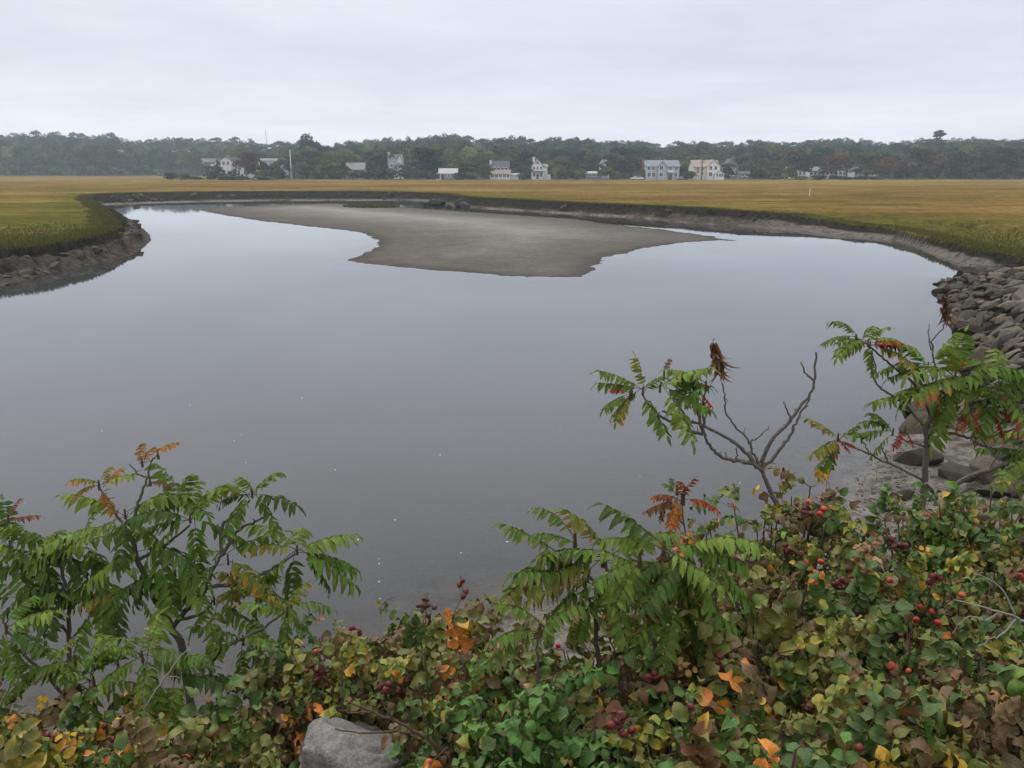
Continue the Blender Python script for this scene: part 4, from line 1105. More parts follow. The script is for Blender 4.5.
def compound(lv, st, B, D0, R_, pairs, L, W, pal, droop=.5, ang=62, hang=.0, curl=.5, fold=.35, nup=None, rc=(.10, .06, .03), rr=.0016, taper=True, mixl=0.0):
    """one pinnate leaf; lv gets leaflets, st the rachis"""
    D0 = unit(D0); m = pairs * 2 + 3; P = [np.array(B, float)]; T = []
    for i in range(m):
        t = i / (m - 1); d = unit(D0 + np.array((0, 0, -1)) * droop * t * 1.3); T.append(d)
        if i: P.append(P[-1] + d * R_ / (m - 1))
    tube(st, P, np.linspace(rr, rr * .4, m), 3, rc, cap=False)
    c, tip, amt = pal()
    n0 = UP if nup is None else nup
    for q in range(pairs + 1):
        if q == pairs: i = m - 1
        else: i = int(round((.22 + .78 * q / pairs) * (m - 1)))
        d = T[i]; s = unit(np.cross(d, n0 + rvec(.04))); nn = np.cross(s, d)
        k = 1.0 if not taper else (.72 + .5 * math.sin(math.pi * (.18 + .68 * q / pairs)))
        for sg in ((0,) if q == pairs else (-1, 1)):
            a = R(ang + random.gauss(0, 7)); e = d if sg == 0 else d * math.cos(a) + s * sg * math.sin(a)
            e = unit(e - UP * hang * random.uniform(.6, 1.4) + rvec(.07)); nl = unit(nn + s * sg * hang * .6 + rvec(.16))
            c1, t1, a1 = (c, tip, amt) if random.random() > mixl else pal()
            cc = jit(c1, .24); tt = jit(t1, .2); amt = a1
            lv.add(P[i], e, nl, L * k * random.uniform(.88, 1.1), W * k * random.uniform(.88, 1.1), curl * random.uniform(.4, 1.6), fold * random.uniform(.4, 1.5), cc, tt, amt * random.uniform(.3, 1.3) if amt < .95 else 1, random.uniform(.3, .7))

G1, G2, G3 = (.100, .175, .026), (.160, .240, .040), (.062, .115, .024)
YG, YEL, ORG, RED, DRED, BRN, TAN = (.15, .18, .028), (.46, .30, .035), (.50, .18, .030), (.30, .042, .026), (.16, .025, .02), (.14, .065, .028), (.30, .19, .095)
BRONZE, OLV, DKG, FRESH = (.125, .082, .034), (.128, .142, .028), (.052, .098, .019), (.066, .155, .027)
def pick(opts):
    x = random.random() * sum(o[0] for o in opts)
    for o in opts:
        x -= o[0]
        if x <= 0: return o[1:]
    return opts[-1][1:]
def PAL(opts): return lambda: pick(opts)
S_GREEN = PAL([(5, G1, YG, .25), (4, G2, YG, .35), (2, G3, BRN, .2), (.5, YG, ORG, .4)])
S_GR = PAL([(5, G1, YG, .3), (3, G2, BRN, .4), (.12, RED, ORG, .5), (1.0, G2, RED, .8), (.6, YG, ORG, .6)])
S_ORANGE = PAL([(2, YG, ORG, 1.0), (2, (.30, .16, .035), ORG, .9), (1, G2, YEL, .7)])
S_BRNEDGE = PAL([(4, G1, TAN, .55), (4, G2, BRN, .6), (2, YG, TAN, .7), (1, G3, TAN, .35)])
S_RED = PAL([(3, RED, ORG, .5), (1, DRED, RED, .5), (2, (.34, .09, .03), YG, .4)])
S_REDBRN = PAL([(2, BRN, TAN, .6), (2, (.22, .07, .035), BRN, .5), (1, ORG, BRN, .6)])
S_DEAD = PAL([(3, BRN, TAN, .3), (2, (.09, .045, .025), BRN, .5), (1, (.2, .11, .05), BRN, .5)])
STY = {'g': S_GREEN, 'gr': S_GR, 'o': S_ORANGE, 'b': S_BRNEDGE, 'r': S_RED, 'rb': S_REDBRN, 'd': S_DEAD}

# ------------------------------------------------------------------ sumac shrubs
RIGHT = np.array((1., 0, 0)); CUP = np.array((0, SP, CP)); FWD = np.array((0, CP, -SP))
def axial(p): return float(np.dot(p - np.array((0, 0, H)), FWD))

SEED_SUMAC, SEED_ROSE = 3, 5
def sumac(label, Y, trunk, branches, tufts, dead=(), r0=.02, leafk=1.0, cat='shrub', droop=.65):
    reseed(int(trunk[0][0] * 7 + trunk[0][1]) + SEED_SUMAC)
    tp = [at_y(q[0], q[1], Y + (q[2] if len(q) > 2 else 0)) for q in trunk]
    gx, gy = tp[0][0] + .02, tp[0][1]; gz = ground_z(gx, gy) - .05
    if gz < tp[0][2] - .08: tp = [np.array((gx, gy, gz))] + tp
    base = tp[0].copy()
    root = empty('sumac_shrub', base); tag(root, label, cat)
    mb = MB(); sp = spline(tp, 5); sp[1:-1] += rng.normal(0, .003, (len(sp) - 2, 3)); tube(mb, sp, np.linspace(r0, r0 * .5, len(sp)), 8); mb.build('trunk', M['bark'], root, loc=base)
    for br in branches:
        r1 = r0 * .42; pts = br
        if isinstance(br, tuple): r1, pts = br
        bp = [at_y(q[0], q[1], Y + (q[2] if len(q) > 2 else 0)) for q in pts]; mb = MB(); sp = spline(bp, 5); sp[1:-1] += rng.normal(0, .0035, (len(sp) - 2, 3))
        rad = np.linspace(r1, r1 * .45, len(sp)); rad[::3] *= 1.18
        tube(mb, sp, rad, 7)
        for i in range(2, len(sp) - 1, 4):      # stubs of shed twigs
            if random.random() < .5: tube(mb, [sp[i], sp[i] + unit(rvec() + UP) * random.uniform(.015, .05)], [r1 * .35, r1 * .2], 5)
        mb.build('branch', M['bark'], root, loc=base)
    lv, st = Leaves(), MB()
    for t in tufts:
        px, py, Rp, angs, sty = t[:5]; dY = t[5] if len(t) > 5 else 0
        p = at_y(px, py, Y + dY); m = axial(p) / FPX; Rm = Rp * m
        if isinstance(angs, int): angs = [137.5 * i + random.uniform(-25, 25) + 20 for i in range(angs)]
        for a in angs:
            a = a + random.uniform(-8, 8); dep = random.uniform(-.75, .45)
            d = RIGHT * math.cos(R(a)) + CUP * math.sin(R(a)) + FWD * dep + UP * .25
            rl = Rm * random.uniform(.82, 1.12); up_ = 60 < (a % 360) < 120
            if up_: rl *= .8; d = d + FWD * random.choice((-.7, .6))
            pr = random.choice((9, 10, 11)) if Rp < 70 else random.choice((9, 10, 11))
            rl *= 1.08; L = rl * random.uniform(.21, .26) * leafk; compound(lv, st, p + rvec(.012), d, rl, pr, L, L * .30, STY[sty], droop=droop * random.uniform(.4, 1.3), ang=66, hang=.42, curl=.55, fold=.4, rc=(.16, .075, .045) if sty != 'g' or random.random() < .4 else (.13, .15, .05), rr=.0022)
        # pale leaf stalks crowding the tip
        tube(st, [p - UP * .03, p + UP * .03], [.008, .005], 6, (.12, .09, .05))
    mb = MB(); lv.mesh(mb, 'sumac')
    if st.n: mb.v += st.v; mb.f += [f + mb.n for f in st.f]; mb.c += st.c; mb.u += [np.full_like(u, .5) for u in st.u]; mb.n += st.n
    if mb.n: mb.build('foliage', M['sumac'], root, loc=base)
    for (x0, y0, x1, y1, n) in dead:
        a, b = at_y(x0, y0, Y), at_y(x1, y1, Y); lv, st = Leaves(), MB(); ln = np.linalg.norm(b - a)
        tube(st, spline([a + UP * .02 + RIGHT * .012, a, a * .5 + b * .5, b], 4), np.linspace(.0028, .0015, 13), 4, (.12, .07, .04))
        for i in range(n):
            t = random.random() ** 1.2 * .5; q = a + (b - a) * t + RIGHT * random.gauss(0, .02 + .05 * t) * ln; c, tp_, am = S_DEAD()
            lv.add(q + rvec(.006), unit(b - a) + rvec(.09) + RIGHT * random.gauss(0, .12), rvec(1), ln * random.uniform(.35, .6), ln * random.uniform(.05, .09), random.uniform(.5, 2), random.uniform(.8, 1.8), jit(c, .3), jit(tp_), am)
        mb = MB(); lv.mesh(mb, 'sumac'); mb.v += st.v; mb.f += [f + mb.n for f in st.f]; mb.c += st.c; mb.u += [np.full_like(u, .5) for u in st.u]; mb.n += st.n
        mb.build('dead_leaf_cluster', M['sumac'], root, loc=base)
    return root

ALL8 = [20, 65, 110, 155, 200, 245, 290, 335]
sumac('large green sumac with forked dark trunk and orange topped twigs over the water at left', 4.4,
    [(190,700),(182,648),(172,628),(160,606),(150,585),(138,560),(132,535)],
    [(.016,[(172,628),(185,612),(197,601),(205,588),(212,572),(222,555)]), [(222,555),(222,527),(235,515),(250,500)], [(222,555),(237,532),(255,522),(272,513)], (.012,[(205,588),(240,583),(270,570),(297,553)]),
     [(178,620),(200,614),(208,608),(214,600)], (.011,[(132,535),(136,510),(142,492),(147,478)]), (.006,[(147,478),(138,473),(129,464)]), (.006,[(147,478),(151,463),(157,455)]), (.006,[(147,486),(155,483),(161,482)]),
     (.009,[(132,535),(120,520),(108,500),(99,487)]), [(138,560),(165,545),(190,525)], [(240,583),(252,588),(262,592)]],
    [(252,493,46,[55,150,0,185,-55,-120,95],'g'), (297,550,62,[22,-6,-28,170,-92,90,-140,-62,140],'g'), (190,518,60,[100,150,35,200,-20,-90,-140,60],'g'), (262,590,52,[-20,-50,200,160,-100,60],'g'),
     (99,485,32,[140,180,60,15,-60,100],'o'), (158,454,32,[22],'o'), (142,462,26,[85,60],'o'), (150,481,22,[10],'rb'), (125,514,58,[20,160,-35,-150,-90,40],'g'), (150,545,62,[20,155,200,245,300,340],'g'), (175,572,56,[0,-40,-90,190],'g'), (214,600,50,[-30,-80,-130,20,160],'gr'), (228,560,52,[-20,-90,-150,30,170],'gr'), (130,590,56,[-20,-70,-120,200,20],'g'), (180,500,46,[60,130,10,200],'g')],
    r0=.026)
sumac('green sumac with a slim dark upright trunk at the left edge of the photo', 4.6,
    [(70,700),(69,660),(69,622),(69,595),(62,572),(58,548)],
    [(.010,[(69,608),(50,592),(32,588),(15,572)]), (.010,[(69,602),(80,597),(92,600),(104,583)]), (.010,[(69,595),(77,580),(85,555)]), (.007,[(69,640),(80,630),(88,620),(91,608)]), (.010,[(69,635),(58,622),(48,615),(28,600)])],
    [(10,545,60,ALL8,'g'), (34,565,58,[20,80,140,-40,-100,200],'g'), (56,540,60,[20,155,200,250,310],'g'), (86,540,58,[15,60,160,210,300],'g'), (104,572,58,[0,-45,-90,-140,60],'g'), (20,598,52,[-30,-80,190,150,20],'g'), (62,575,55,[-30,-90,-150,30],'g'), (92,605,48,[0,-50,-110,40,170],'g'), (8,518,26,[60,120,10],'rb')],
    r0=.017)
sumac('low leafy sumac with reddish centre standing in front of the yellowing roses at lower left', 3.55,
    [(98,745),(96,715),(95,697),(94,684)],
    [(.010,[(97,720),(120,705),(138,690),(143,676),(142,660)]), (.012,[(100,740),(108,712),(122,697),(142,690)]), (.010,[(98,730),(60,690),(25,655),(8,632)])],
    [(94,682,56,ALL8,'gr'), (142,656,56,[90,70,110,10,170,-25,205,-90,-60],'gr'), (150,690,40,[-20,-70,20,-110,200],'gr'), (6,628,56,[60,20,-15,-60,120,-100],'g'), (118,665,46,[100,130,60],'g'), (50,672,48,[20,-20,160,200,60],'g'), (75,660,44,[150,190,40],'gr'), (175,672,44,[-30,10,40,-80],'g')], r0=.014)
sumac('green sumac leaning right beside the brown rose canes left of centre', 4.0,
    [(232,745),(216,695),(212,665),(222,650),(240,640)],
    [(.009,[(214,680),(230,690),(248,690)]), (.009,[(240,640),(265,627),(285,612)])],
    [(243,640,48,[20,155,210,260,320],'g'), (250,690,50,[20,65,155,200,320],'g'), (287,612,44,[10,60,120,170,-40,-100],'g'), (265,665,44,[0,-50,-100,40,100],'g')], r0=.013)
sumac('bright green sumac with brown tipped drooping leaflets in the middle of the foreground', 2.9,
    [(603,700),(597,650),(596,615),(603,590),(607,575),(605,562)],
    [(.007,[(598,630),(592,605),(585,585)]), (.006,[(603,590),(578,570),(556,560)]), (.005,[(597,640),(612,632),(630,628)])],
    [(603,560,80,[158,196,128,30,0,-32,-118,176,-75],'b'), (585,580,66,[170,205,230,-40,-100],'b'), (556,558,62,[150,185,215,100],'b'), (600,590,60,[-20,-60,-110,200],'b'), (575,540,50,[120,60,160],'b')], r0=.011)
sumac('deep green sumac with long hanging leaflets and a dead brown leaf, beside middle sumac', 2.75,
    [(655,705),(655,640),(656,610),(657,580),(664,548)],
    [(.006,[(657,585),(672,570),(690,556)])],
    [(664,548,72,[168,150,20,0,-20,-42,-62,-100,-145],'g'), (690,552,72,[-8,-38,-68,-100,22,-130],'g'), (640,560,58,[150,190,230,100],'g'), (680,600,58,[-20,-60,-100,-140],'g')],
    [(648,585,652,642,26)], r0=.010)
sumac('small sumac sprig with brown edged drooping leaflets left of the middle sumac', 2.65,
    [(540,700),(537,655),(540,634)], [], [(540,630,62,[160,190,130,60,215],'b')], r0=.007)
sumac('spindly sumac with shrivelled red brown leaves and one scarlet leaf above the roses', 4.15,
    [(694,575),(685,535),(682,505)], [(.005,[(684,525),(672,510),(668,500)])],
    [(682,499,30,[150,200,240,60,100,-100],'rb'), (684,500,38,[2],'r'), (677,490,18,[80,120],'g'), (668,502,22,[160,200,-100],'rb')], r0=.007)
sumac('mostly bare sumac with spreading grey limbs and a leafy left branch against the water', 5.2,
    [(790,545),(775,502),(768,485),(762,470)],
    [(.016,[(762,470),(752,464),(740,461),(725,458),(714,451),(707,440),(701,427)]), (.010,[(701,427),(698,412),(696,402),(697,398)]), (.010,[(703,432),(704,410),(704,397),(711,386)]),
     (.013,[(761,469),(745,452),(730,439),(710,429),(680,417),(662,411)]), (.011,[(703,434),(690,431),(677,425),(662,417),(650,406),(642,394)]), (.007,[(679,424),(679,410),(679,396)]),
     (.009,[(760,466),(757,459),(752,452),(750,442),(737,429),(726,412),(725,397),(722,383)]), (.006,[(751,442),(760,436),(769,426)]),
     (.014,[(763,468),(765,452),(775,436),(790,421),(802,405),(811,394),(815,377),(816,352)]), (.007,[(814.3,381),(805,372),(801,362)]), (.012,[(764,467),(780,450),(792,432),(797,420),(810,399)]), (.007,[(791,421),(787,410),(784,401)]), (.006,[(736,459),(737,452),(736,447)])],
    [(643,391,44,[152,60,176,222,-60,110],'gr'), (660,388,56,[6,30,-25,-60],'gr'), (679,395,30,[80,50],'g'), (706,385,36,[165,150,190,-150],'gr'), (630,396,30,[200,235],'gr'), (632,395,20,[205,170],'r'), (700,390,20,[-60,-100],'r'), (664,375,20,[70],'rb')],
    [(713,342,723,388,46), (658,415,659,439,18)], r0=.024, droop=.5)
sumac('tall sumac with grey trunk and red flecked crown in front of the right riprap', 6.0,
    [(919,525),(922,505),(925,475),(927,447),(926,426),(933,412)],
    [(.015,[(933,412),(940,402),(950,388),(955,376)]), (.010,[(926,430),(910,410),(893,396),(879,387),(872,372),(872,350)]), (.010,[(930,415),(915,385),(895,368),(882,357),(866,344),(854,336)]),
     (.011,[(937,497,.1),(921,479),(888,463),(866,453),(839,441)]), (.007,[(888,463),(884,453),(880,445)]), (.006,[(869,455),(866,447),(863,441)]), (.012,[(928,440),(950,433),(973,438),(1001,433),(1030,424)]),
     (.008,[(940,402),(936,375),(932,342),(940,332),(946,322)]), (.005,[(931,350),(929,335),(929,324)]), (.009,[(955,376),(975,385),(1000,388)]), (.007,[(927,447),(912,442),(895,436)]), (.006,[(980,437),(990,450),(1000,462)])],
    [(868,343,40,[152,176,198,112,22,-20,-60,60],'gr'), (856,338,34,[170,140,200],'g'), (955,376,62,ALL8,'gr'), (928,366,46,[120,160,200,240,60],'g'), (838,438,38,[155,62,8,200,228],'gr'), (893,432,38,[150,120,190,222],'gr'), (1000,386,60,ALL8,'gr'), (1016,418,50,[20,150,90],'g'), (925,398,46,[150,190,40],'gr'), (972,402,48,[-30,200,30],'gr'), (990,410,28,[-60,-20,-140],'r'), (870,345,34,[14,-4],'r'), (838,437,18,[-60,-110,-20],'r'), (966,412,24,[-50,-130],'r'), (905,430,18,[-60,-120],'r'), (955,375,22,[100,60],'rb')],
    [(943,297,951,330,34)], r0=.030)
sumac('leaning grey sumac stem arching to the right over the near riprap stones', 6.25,
    [(941,528),(948,497),(964,479),(989,470),(1008,463),(1040,452)],
    [(.008,[(945,508),(965,490),(985,486)]), (.006,[(989,470),(1000,450),(1006,440)])],
    [(1030,452,46,[90,140,180,-140,40],'g'), (1045,440,50,ALL8,'g')], r0=.026)

# ------------------------------------------------------------------ rugosa rose bushes
def hip_mesh():
    mb = MB(); n, k = 12, 8; prof = [(0, -.5)] + [(math.sin(t) * .56, -.46 * math.cos(t)) for t in np.linspace(.3, 2.75, k)] + [(0, .40)]
    v = [(r * math.cos(6.283 * i / n), r * math.sin(6.283 * i / n), z) for r, z in prof for i in range(n)]
    F = [[a * n + i, a * n + (i + 1) % n, (a + 1) * n + (i + 1) % n, (a + 1) * n + i] for a in range(len(prof) - 1) for i in range(n)]
    mb.add(v, F); hp = mb.build('rose_hip', M['hip'])
    mb = MB()
    for i in range(5):
        a = 6.283 * i / 5; c, s_ = math.cos(a), math.sin(a); w = .09
        mb.add([(c * .14 - s_ * w, s_ * .14 + c * w, .40), (c * .14 + s_ * w, s_ * .14 - c * w, .40), (c * .36 + s_ * .03, s_ * .36 - c * .03, .62), (c * .36 - s_ * .03, s_ * .36 + c * .03, .62), (c * .48, s_ * .48, .95)], [[0, 1, 2, 3]]); mb.f.append(np.array([[3, 2, 4]]) + mb.n - 5)
    return hp, mb.build('calyx', M['calyx'])
HIP = list(hip_mesh()); hip_used = [False]
HCOL = {'red': (.42, .035, .022), 'dark': (.13, .018, .018), 'orange': (.50, .10, .03), 'brown': (.09, .04, .03)}
def hip(root, base, p, d, size, kind):
    if hip_used[0]:
        a, b = HIP[0].copy(), HIP[1].copy(); COL.objects.link(a); COL.objects.link(b)
    else: a, b = HIP; hip_used[0] = True
    a.parent = root; b.parent = a; a.location = tuple(p - base); a.scale = (size * random.uniform(.85, 1.1), size * random.uniform(.85, 1.1), size * random.uniform(.8, 1.05))
    a.rotation_euler = Vector(d).to_track_quat('Z', 'Y').to_euler(); c = jit(HCOL[kind], .25); a.color = (*c, 1)
    if kind == 'dark': a['label'] = 'withered dark red rose hip'

R_OLIVE = PAL([(6, OLV, BRONZE, .5), (3, DKG, OLV, .4), (3, BRONZE, BRN, .4), (1.5, YG, YEL, .5), (.25, ORG, BRN, .3), (.35, YEL, ORG, .5), (.6, BRN, TAN, .4)])
R_GREEN = PAL([(4.5, DKG, G3, .3), (3, G1, YG, .3), (3.5, OLV, YG, .4), (1.2, YG, YEL, .5), (1.2, BRONZE, BRN, .4), (.25, YEL, ORG, .4)])
R_FRESH = PAL([(6, FRESH, G1, .2), (3, DKG, FRESH, .3), (.8, OLV, YG, .3)])
R_YEL = PAL([(3, YG, YEL, .6), (1.1, YEL, ORG, .5), (.6, ORG, BRN, .4), (5, OLV, YEL, .4), (3, DKG, YG, .4), (.8, TAN, BRN, .4), (2, BRONZE, BRN, .3)])
R_BRN = PAL([(1.6, BRN, TAN, .4), (3, BRONZE, BRN, .4), (4, OLV, BRONZE, .5), (3.5, DKG, BRONZE, .3), (.4, TAN, BRN, .4), (.2, ORG, BRN, .4)])
R_MIX = PAL([(5.5, DKG, OLV, .3), (3.5, OLV, BRONZE, .4), (2.8, BRONZE, BRN, .4), (2.2, YG, YEL, .5), (.5, YEL, ORG, .4), (.3, ORG, BRN, .4), (2, G1, YG, .4), (.35, TAN, BRN, .4)])
BUSHES = []
def rose(px, py, Y, r, pal, label, dens=1.0, vr=.75, Lf=.050, sink=None, hips=3, canes=12, low=.25):
    reseed(int(px * 11 + py) + SEED_ROSE)
    r = r * .88; dens = dens * 1.2
    top = at_y(px, py, Y); C = top - UP * r * vr; rv = r * vr
    bx, by = C[0], C[1] - .12; gz = ground_z(bx, by); base = np.array((bx, by, min(gz, C[2] - .1) - .03))
    root = empty('rose_bush', base); tag(root, label, 'rose bush')
    lv, st, wood = Leaves(), MB(), MB(); cn = []
    canes = int(canes * 1.6)
    for i in range(canes):
        a = 2.4 * i + random.uniform(-.4, .4); el = math.asin(random.uniform(-.05, 1)); dirv = np.array((math.cos(a) * math.cos(el), math.sin(a) * math.cos(el), math.sin(el)))
        e = C + dirv * np.array((r, r, rv)) * random.uniform(.62, 1.12); b = base + np.array((rng.normal(0, .05), rng.normal(0, .05), 0)); tone = pal(); tone = pal() if tone[0] in (YEL, ORG, DRED) and random.random() < .5 else tone; cs = random.choice((.72, .85, 1.0, 1.0, 1.15, 1.35))
        mid = b * .45 + e * .55 + np.array((dirv[0] * r * .1, dirv[1] * r * .1, .12 * r)) + rvec(.03)
        sp = spline([b, b * .75 + mid * .25 + rvec(.02), mid, e], 5); cn.append((sp, dirv, tone, cs)); tube(wood, sp, np.linspace(.0085, .0035, len(sp)), 6)
    n = int(128 * dens * (r / .35) ** 1.8)
    for i in range(n):
        sp, dirv, tone, cs = random.choice(cn); k = random.randint(int(len(sp) * (.72 if random.random() < .8 else low)), len(sp) - 1); p0 = sp[k]
        o = unit(rvec() + dirv * .7 + UP * .45); off = random.uniform(.01, .085) * (r / .35)
        q = p0 + o * off
        w = (q - C) / np.array((r * 1.08, r * 1.08, rv * 1.08)); m = np.linalg.norm(w)
        if w[2] > 0 and m > 1.12: q = C + (q - C) / m * 1.12
        if True: tube(wood, [p0, (p0 + q) / 2 + rvec(.008), q], [.0028, .0022, .0015], 4, cap=False)
        d = unit(o * .8 + rvec(.45) + np.array((0, -.25, .1))); nup = unit(UP * .9 + np.array((0, -.45, 0)) + (q - C) * .6 + rvec(.25))
        L = Lf * cs * random.uniform(.85, 1.25); pp = (lambda tone=tone: tone) if random.random() < .6 else pal; compound(lv, st, q, d, L * 2.5, random.choice((2, 3, 3, 4)), L, L * .68, pp, droop=.45, ang=64, hang=.22, curl=random.choice((.6, .9, 1.3, 1.6)), fold=.5, nup=nup, rc=(.12, .10, .04), rr=.0012, taper=False, mixl=.28)
    b = dict(root=root, base=base, C=C, r=r, rv=rv, Y=Y, lv=lv, st=st, wood=wood, px=px, py=py, cn=cn, nh=hips); BUSHES.append(b); return b
def finish(b):
    mb = MB(); b['lv'].mesh(mb, 'rose'); st = b['st']
    mb.v += st.v; mb.f += [f + mb.n for f in st.f]; mb.c += st.c; mb.u += [np.full_like(u, .5) for u in st.u]; mb.n += st.n
    mb.build('foliage', M['rose'], b['root'], loc=b['base']); b['wood'].build('stems', M['cane'], b['root'], loc=b['base'])
def front_point(b, px, py):
    """point of the bush's outer shell nearest the viewer on this sight line"""
    d = np.array(ray(px, py)); o = np.array((0, 0, H)); S = 1 / np.array((b['r'], b['r'], b['rv'])); dd = d * S; oo = (o - b['C']) * S
    A, B_, C_ = dd @ dd, 2 * dd @ oo, oo @ oo - 1.12; D_ = B_ * B_ - 4 * A * C_
    k = (-B_ - math.sqrt(D_)) / (2 * A) if D_ > 0 else -B_ / (2 * A)
    return o + d * k
def bush_at(px, py):
    best = None
    for b in BUSHES:
        p = front_point(b, px, py); m = np.linalg.norm((p - b['C']) / np.array((b['r'], b['r'], b['rv'])))
        s_ = max(0, m - 1.1) * 4 + np.linalg.norm(p - np.array((0, 0, H))) * .5
        if best is None or s_ < best[0]: best = (s_, b, p)
    return best[1], best[2]

rose(792, 494, 4.1, .42, R_MIX, 'tall rose bush with dark hips at its tip under the bare sumac', hips=6, canes=16)
rose(862, 532, 4.2, .40, R_MIX, 'green and yellowing rose bush left of the tall sumac trunk', hips=4)
rose(938, 520, 4.3, .42, R_GREEN, 'leafy green rose bush hiding the foot of the tall sumac', hips=4)
rose(1012, 500, 4.2, .45, R_YEL, 'yellow and orange rose bush at the right edge below the stones', hips=3)
rose(715, 540, 4.2, .36, R_BRN, 'brown tinged rose bush below the scarlet sumac leaf', hips=5)
rose(330, 634, 3.7, .34, R_OLIVE, 'olive brown rose bush with spreading canes left of centre, over the dark boulder', hips=5, dens=1.35, canes=12)
rose(424, 622, 3.55, .36, R_OLIVE, 'olive rose bush with a withered brown hip cluster at its top', hips=5, dens=1.35, canes=12)
rose(378, 650, 3.35, .34, R_OLIVE, 'olive rose bush with arching canes directly above the grey boulder', hips=4, dens=1.2, low=.4)
rose(292, 685, 3.4, .30, R_BRN, 'brown and olive rose bush above the dark boulder left of the grey one', hips=3, dens=1.2, low=.4)
rose(505, 705, 2.6, .26, R_GREEN, 'green rose bush right of the grey boulder', hips=2, dens=1.1)
rose(505, 645, 3.4, .33, R_BRN, 'brownish rose bush with red hips left of the middle sumac', hips=4, dens=1.1)
rose(610, 652, 3.3, .32, R_BRN, 'dark thin rose bush behind the stems of the middle sumac', hips=3, dens=.6)
rose(770, 560, 3.5, .38, R_MIX, 'mixed green and yellow rose bush right of the deep green sumac', hips=5)
rose(845, 578, 3.4, .40, R_MIX, 'rose bush with clustered dark red hips and yellow flecks in the right foreground', hips=6)
rose(915, 560, 3.5, .40, R_MIX, 'rose bush with a vivid orange leaf cluster near its top', hips=4)
rose(990, 575, 3.4, .42, R_BRN, 'rose bush of curled brown and green leaves behind the bleached twig', hips=3)
rose(545, 690, 2.75, .34, R_GREEN, 'dark green rose bush below the middle sumac', hips=3)
rose(650, 668, 2.7, .36, R_OLIVE, 'green rose bush with yellow curled leaves at its crown under the deep green sumac', hips=3)
rose(735, 640, 2.75, .36, R_OLIVE, 'olive and bronze rose bush in the centre right foreground', hips=4)
rose(820, 640, 2.65, .38, R_OLIVE, 'bronze leaved rose bush with two red hips in the right foreground', hips=4)
rose(905, 640, 2.7, .38, R_MIX, 'green rose bush bearing a bright cluster of red hips', hips=4)
rose(985, 655, 2.6, .38, R_BRN, 'rose bush of shrivelled brown leaves near the lower right edge', hips=2)
rose(1045, 650, 2.6, .36, R_GREEN, 'dark green rose bush cut off by the right edge', hips=2)
rose(455, 660, 3.0, .26, R_MIX, 'slender rose bush carrying three orange leaflets above the grey boulder', hips=3, dens=.7)
rose(525, 712, 2.2, .30, R_FRESH, 'fresh green glossy rose bush at the bottom centre', hips=1, Lf=.050, dens=1.15)
rose(615, 735, 2.15, .30, R_OLIVE, 'shadowy green rose bush at the bottom right of centre', hips=1)
rose(700, 722, 2.2, .32, R_MIX, 'rose bush with one large yellow leaf at the bottom edge', hips=2)
rose(800, 725, 2.1, .32, R_OLIVE, 'dark rose bush with a gap of bare stems at the bottom right', hips=2, dens=.8)
rose(890, 735, 2.1, .32, R_YEL, 'yellow leaved rose bush at the bottom right edge', hips=1)
rose(975, 705, 2.15, .34, R_MIX, 'green rose bush with tan pods in the lower right corner', hips=1)
rose(780, 770, 1.62, .22, R_FRESH, 'nearest rose sprig with a big orange leaf at the bottom edge', hips=0, Lf=.042)
rose(20, 750, 3.0, .36, R_YEL, 'orange and yellow rose bush in the lower left corner', dens=1.5, hips=2)
rose(110, 748, 3.05, .36, R_YEL, 'yellowing rose bush with a dark hip cluster under the low sumac', dens=1.5, hips=4)
rose(195, 745, 3.0, .34, R_MIX, 'rose bush with round red hips at the lower left', dens=1.5, hips=3)
rose(255, 765, 2.9, .26, R_BRN, 'brown rose bush beside the dark boulder at the bottom', hips=1, dens=.7)
rose(60, 778, 2.4, .30, R_YEL, 'low golden rose bush at the very bottom left', dens=1.5, hips=1)
rose(170, 782, 2.4, .28, R_OLIVE, 'low green rose bush at the bottom left', dens=1.5, hips=1)
rose(1030, 560, 3.9, .36, R_GREEN, 'dark green rose bush at the right edge above the bleached twig', hips=1)
rose(670, 600, 3.6, .34, R_GREEN, 'green rose bush filling behind the deep green sumac', hips=2)

reseed(103)
SPR = [(441,668,3,ORG,.040),(435,755,2,ORG,.040),(293,715,3,(.55,.25,.05),.04),(700,728,1,YEL,.055),(775,750,3,(.70,.26,.05),.055),(917,548,4,(.65,.30,.05),.034),(128,742,2,(.62,.30,.06),.048),(86,752,1,ORG,.04),(763,602,2,(.35,.17,.08),.05),(845,607,3,BRONZE,.055),(815,618,2,BRONZE,.055),
    (870,690,2,TAN,.05),(890,758,5,YEL,.045),(940,762,3,YEL,.045),(1000,690,2,(.55,.36,.10),.05),(797,560,2,YEL,.035),(806,545,2,YEL,.035),(812,500,3,ORG,.03),(675,660,5,(.50,.32,.12),.034),(450,690,3,(.45,.27,.1),.035),(540,688,2,TAN,.045),(952,566,3,YEL,.036),(985,620,3,ORG,.032),(940,595,2,YEL,.038),(733,682,1,ORG,.05),(797,646,1,YEL,.035),(735,505,2,ORG,.03),(757,700,2,YEL,.035),
    (40,700,3,YEL,.04),(15,712,3,ORG,.04),(62,735,3,(.5,.36,.12),.04),(150,725,2,ORG,.045),(215,700,2,TAN,.04),(30,752,3,YEL,.04),(320,615,2,TAN,.035),(385,600,3,OLV,.04),(402,672,2,ORG,.04),(365,660,2,(.34,.2,.05),.04),(615,595,1,TAN,.05)]
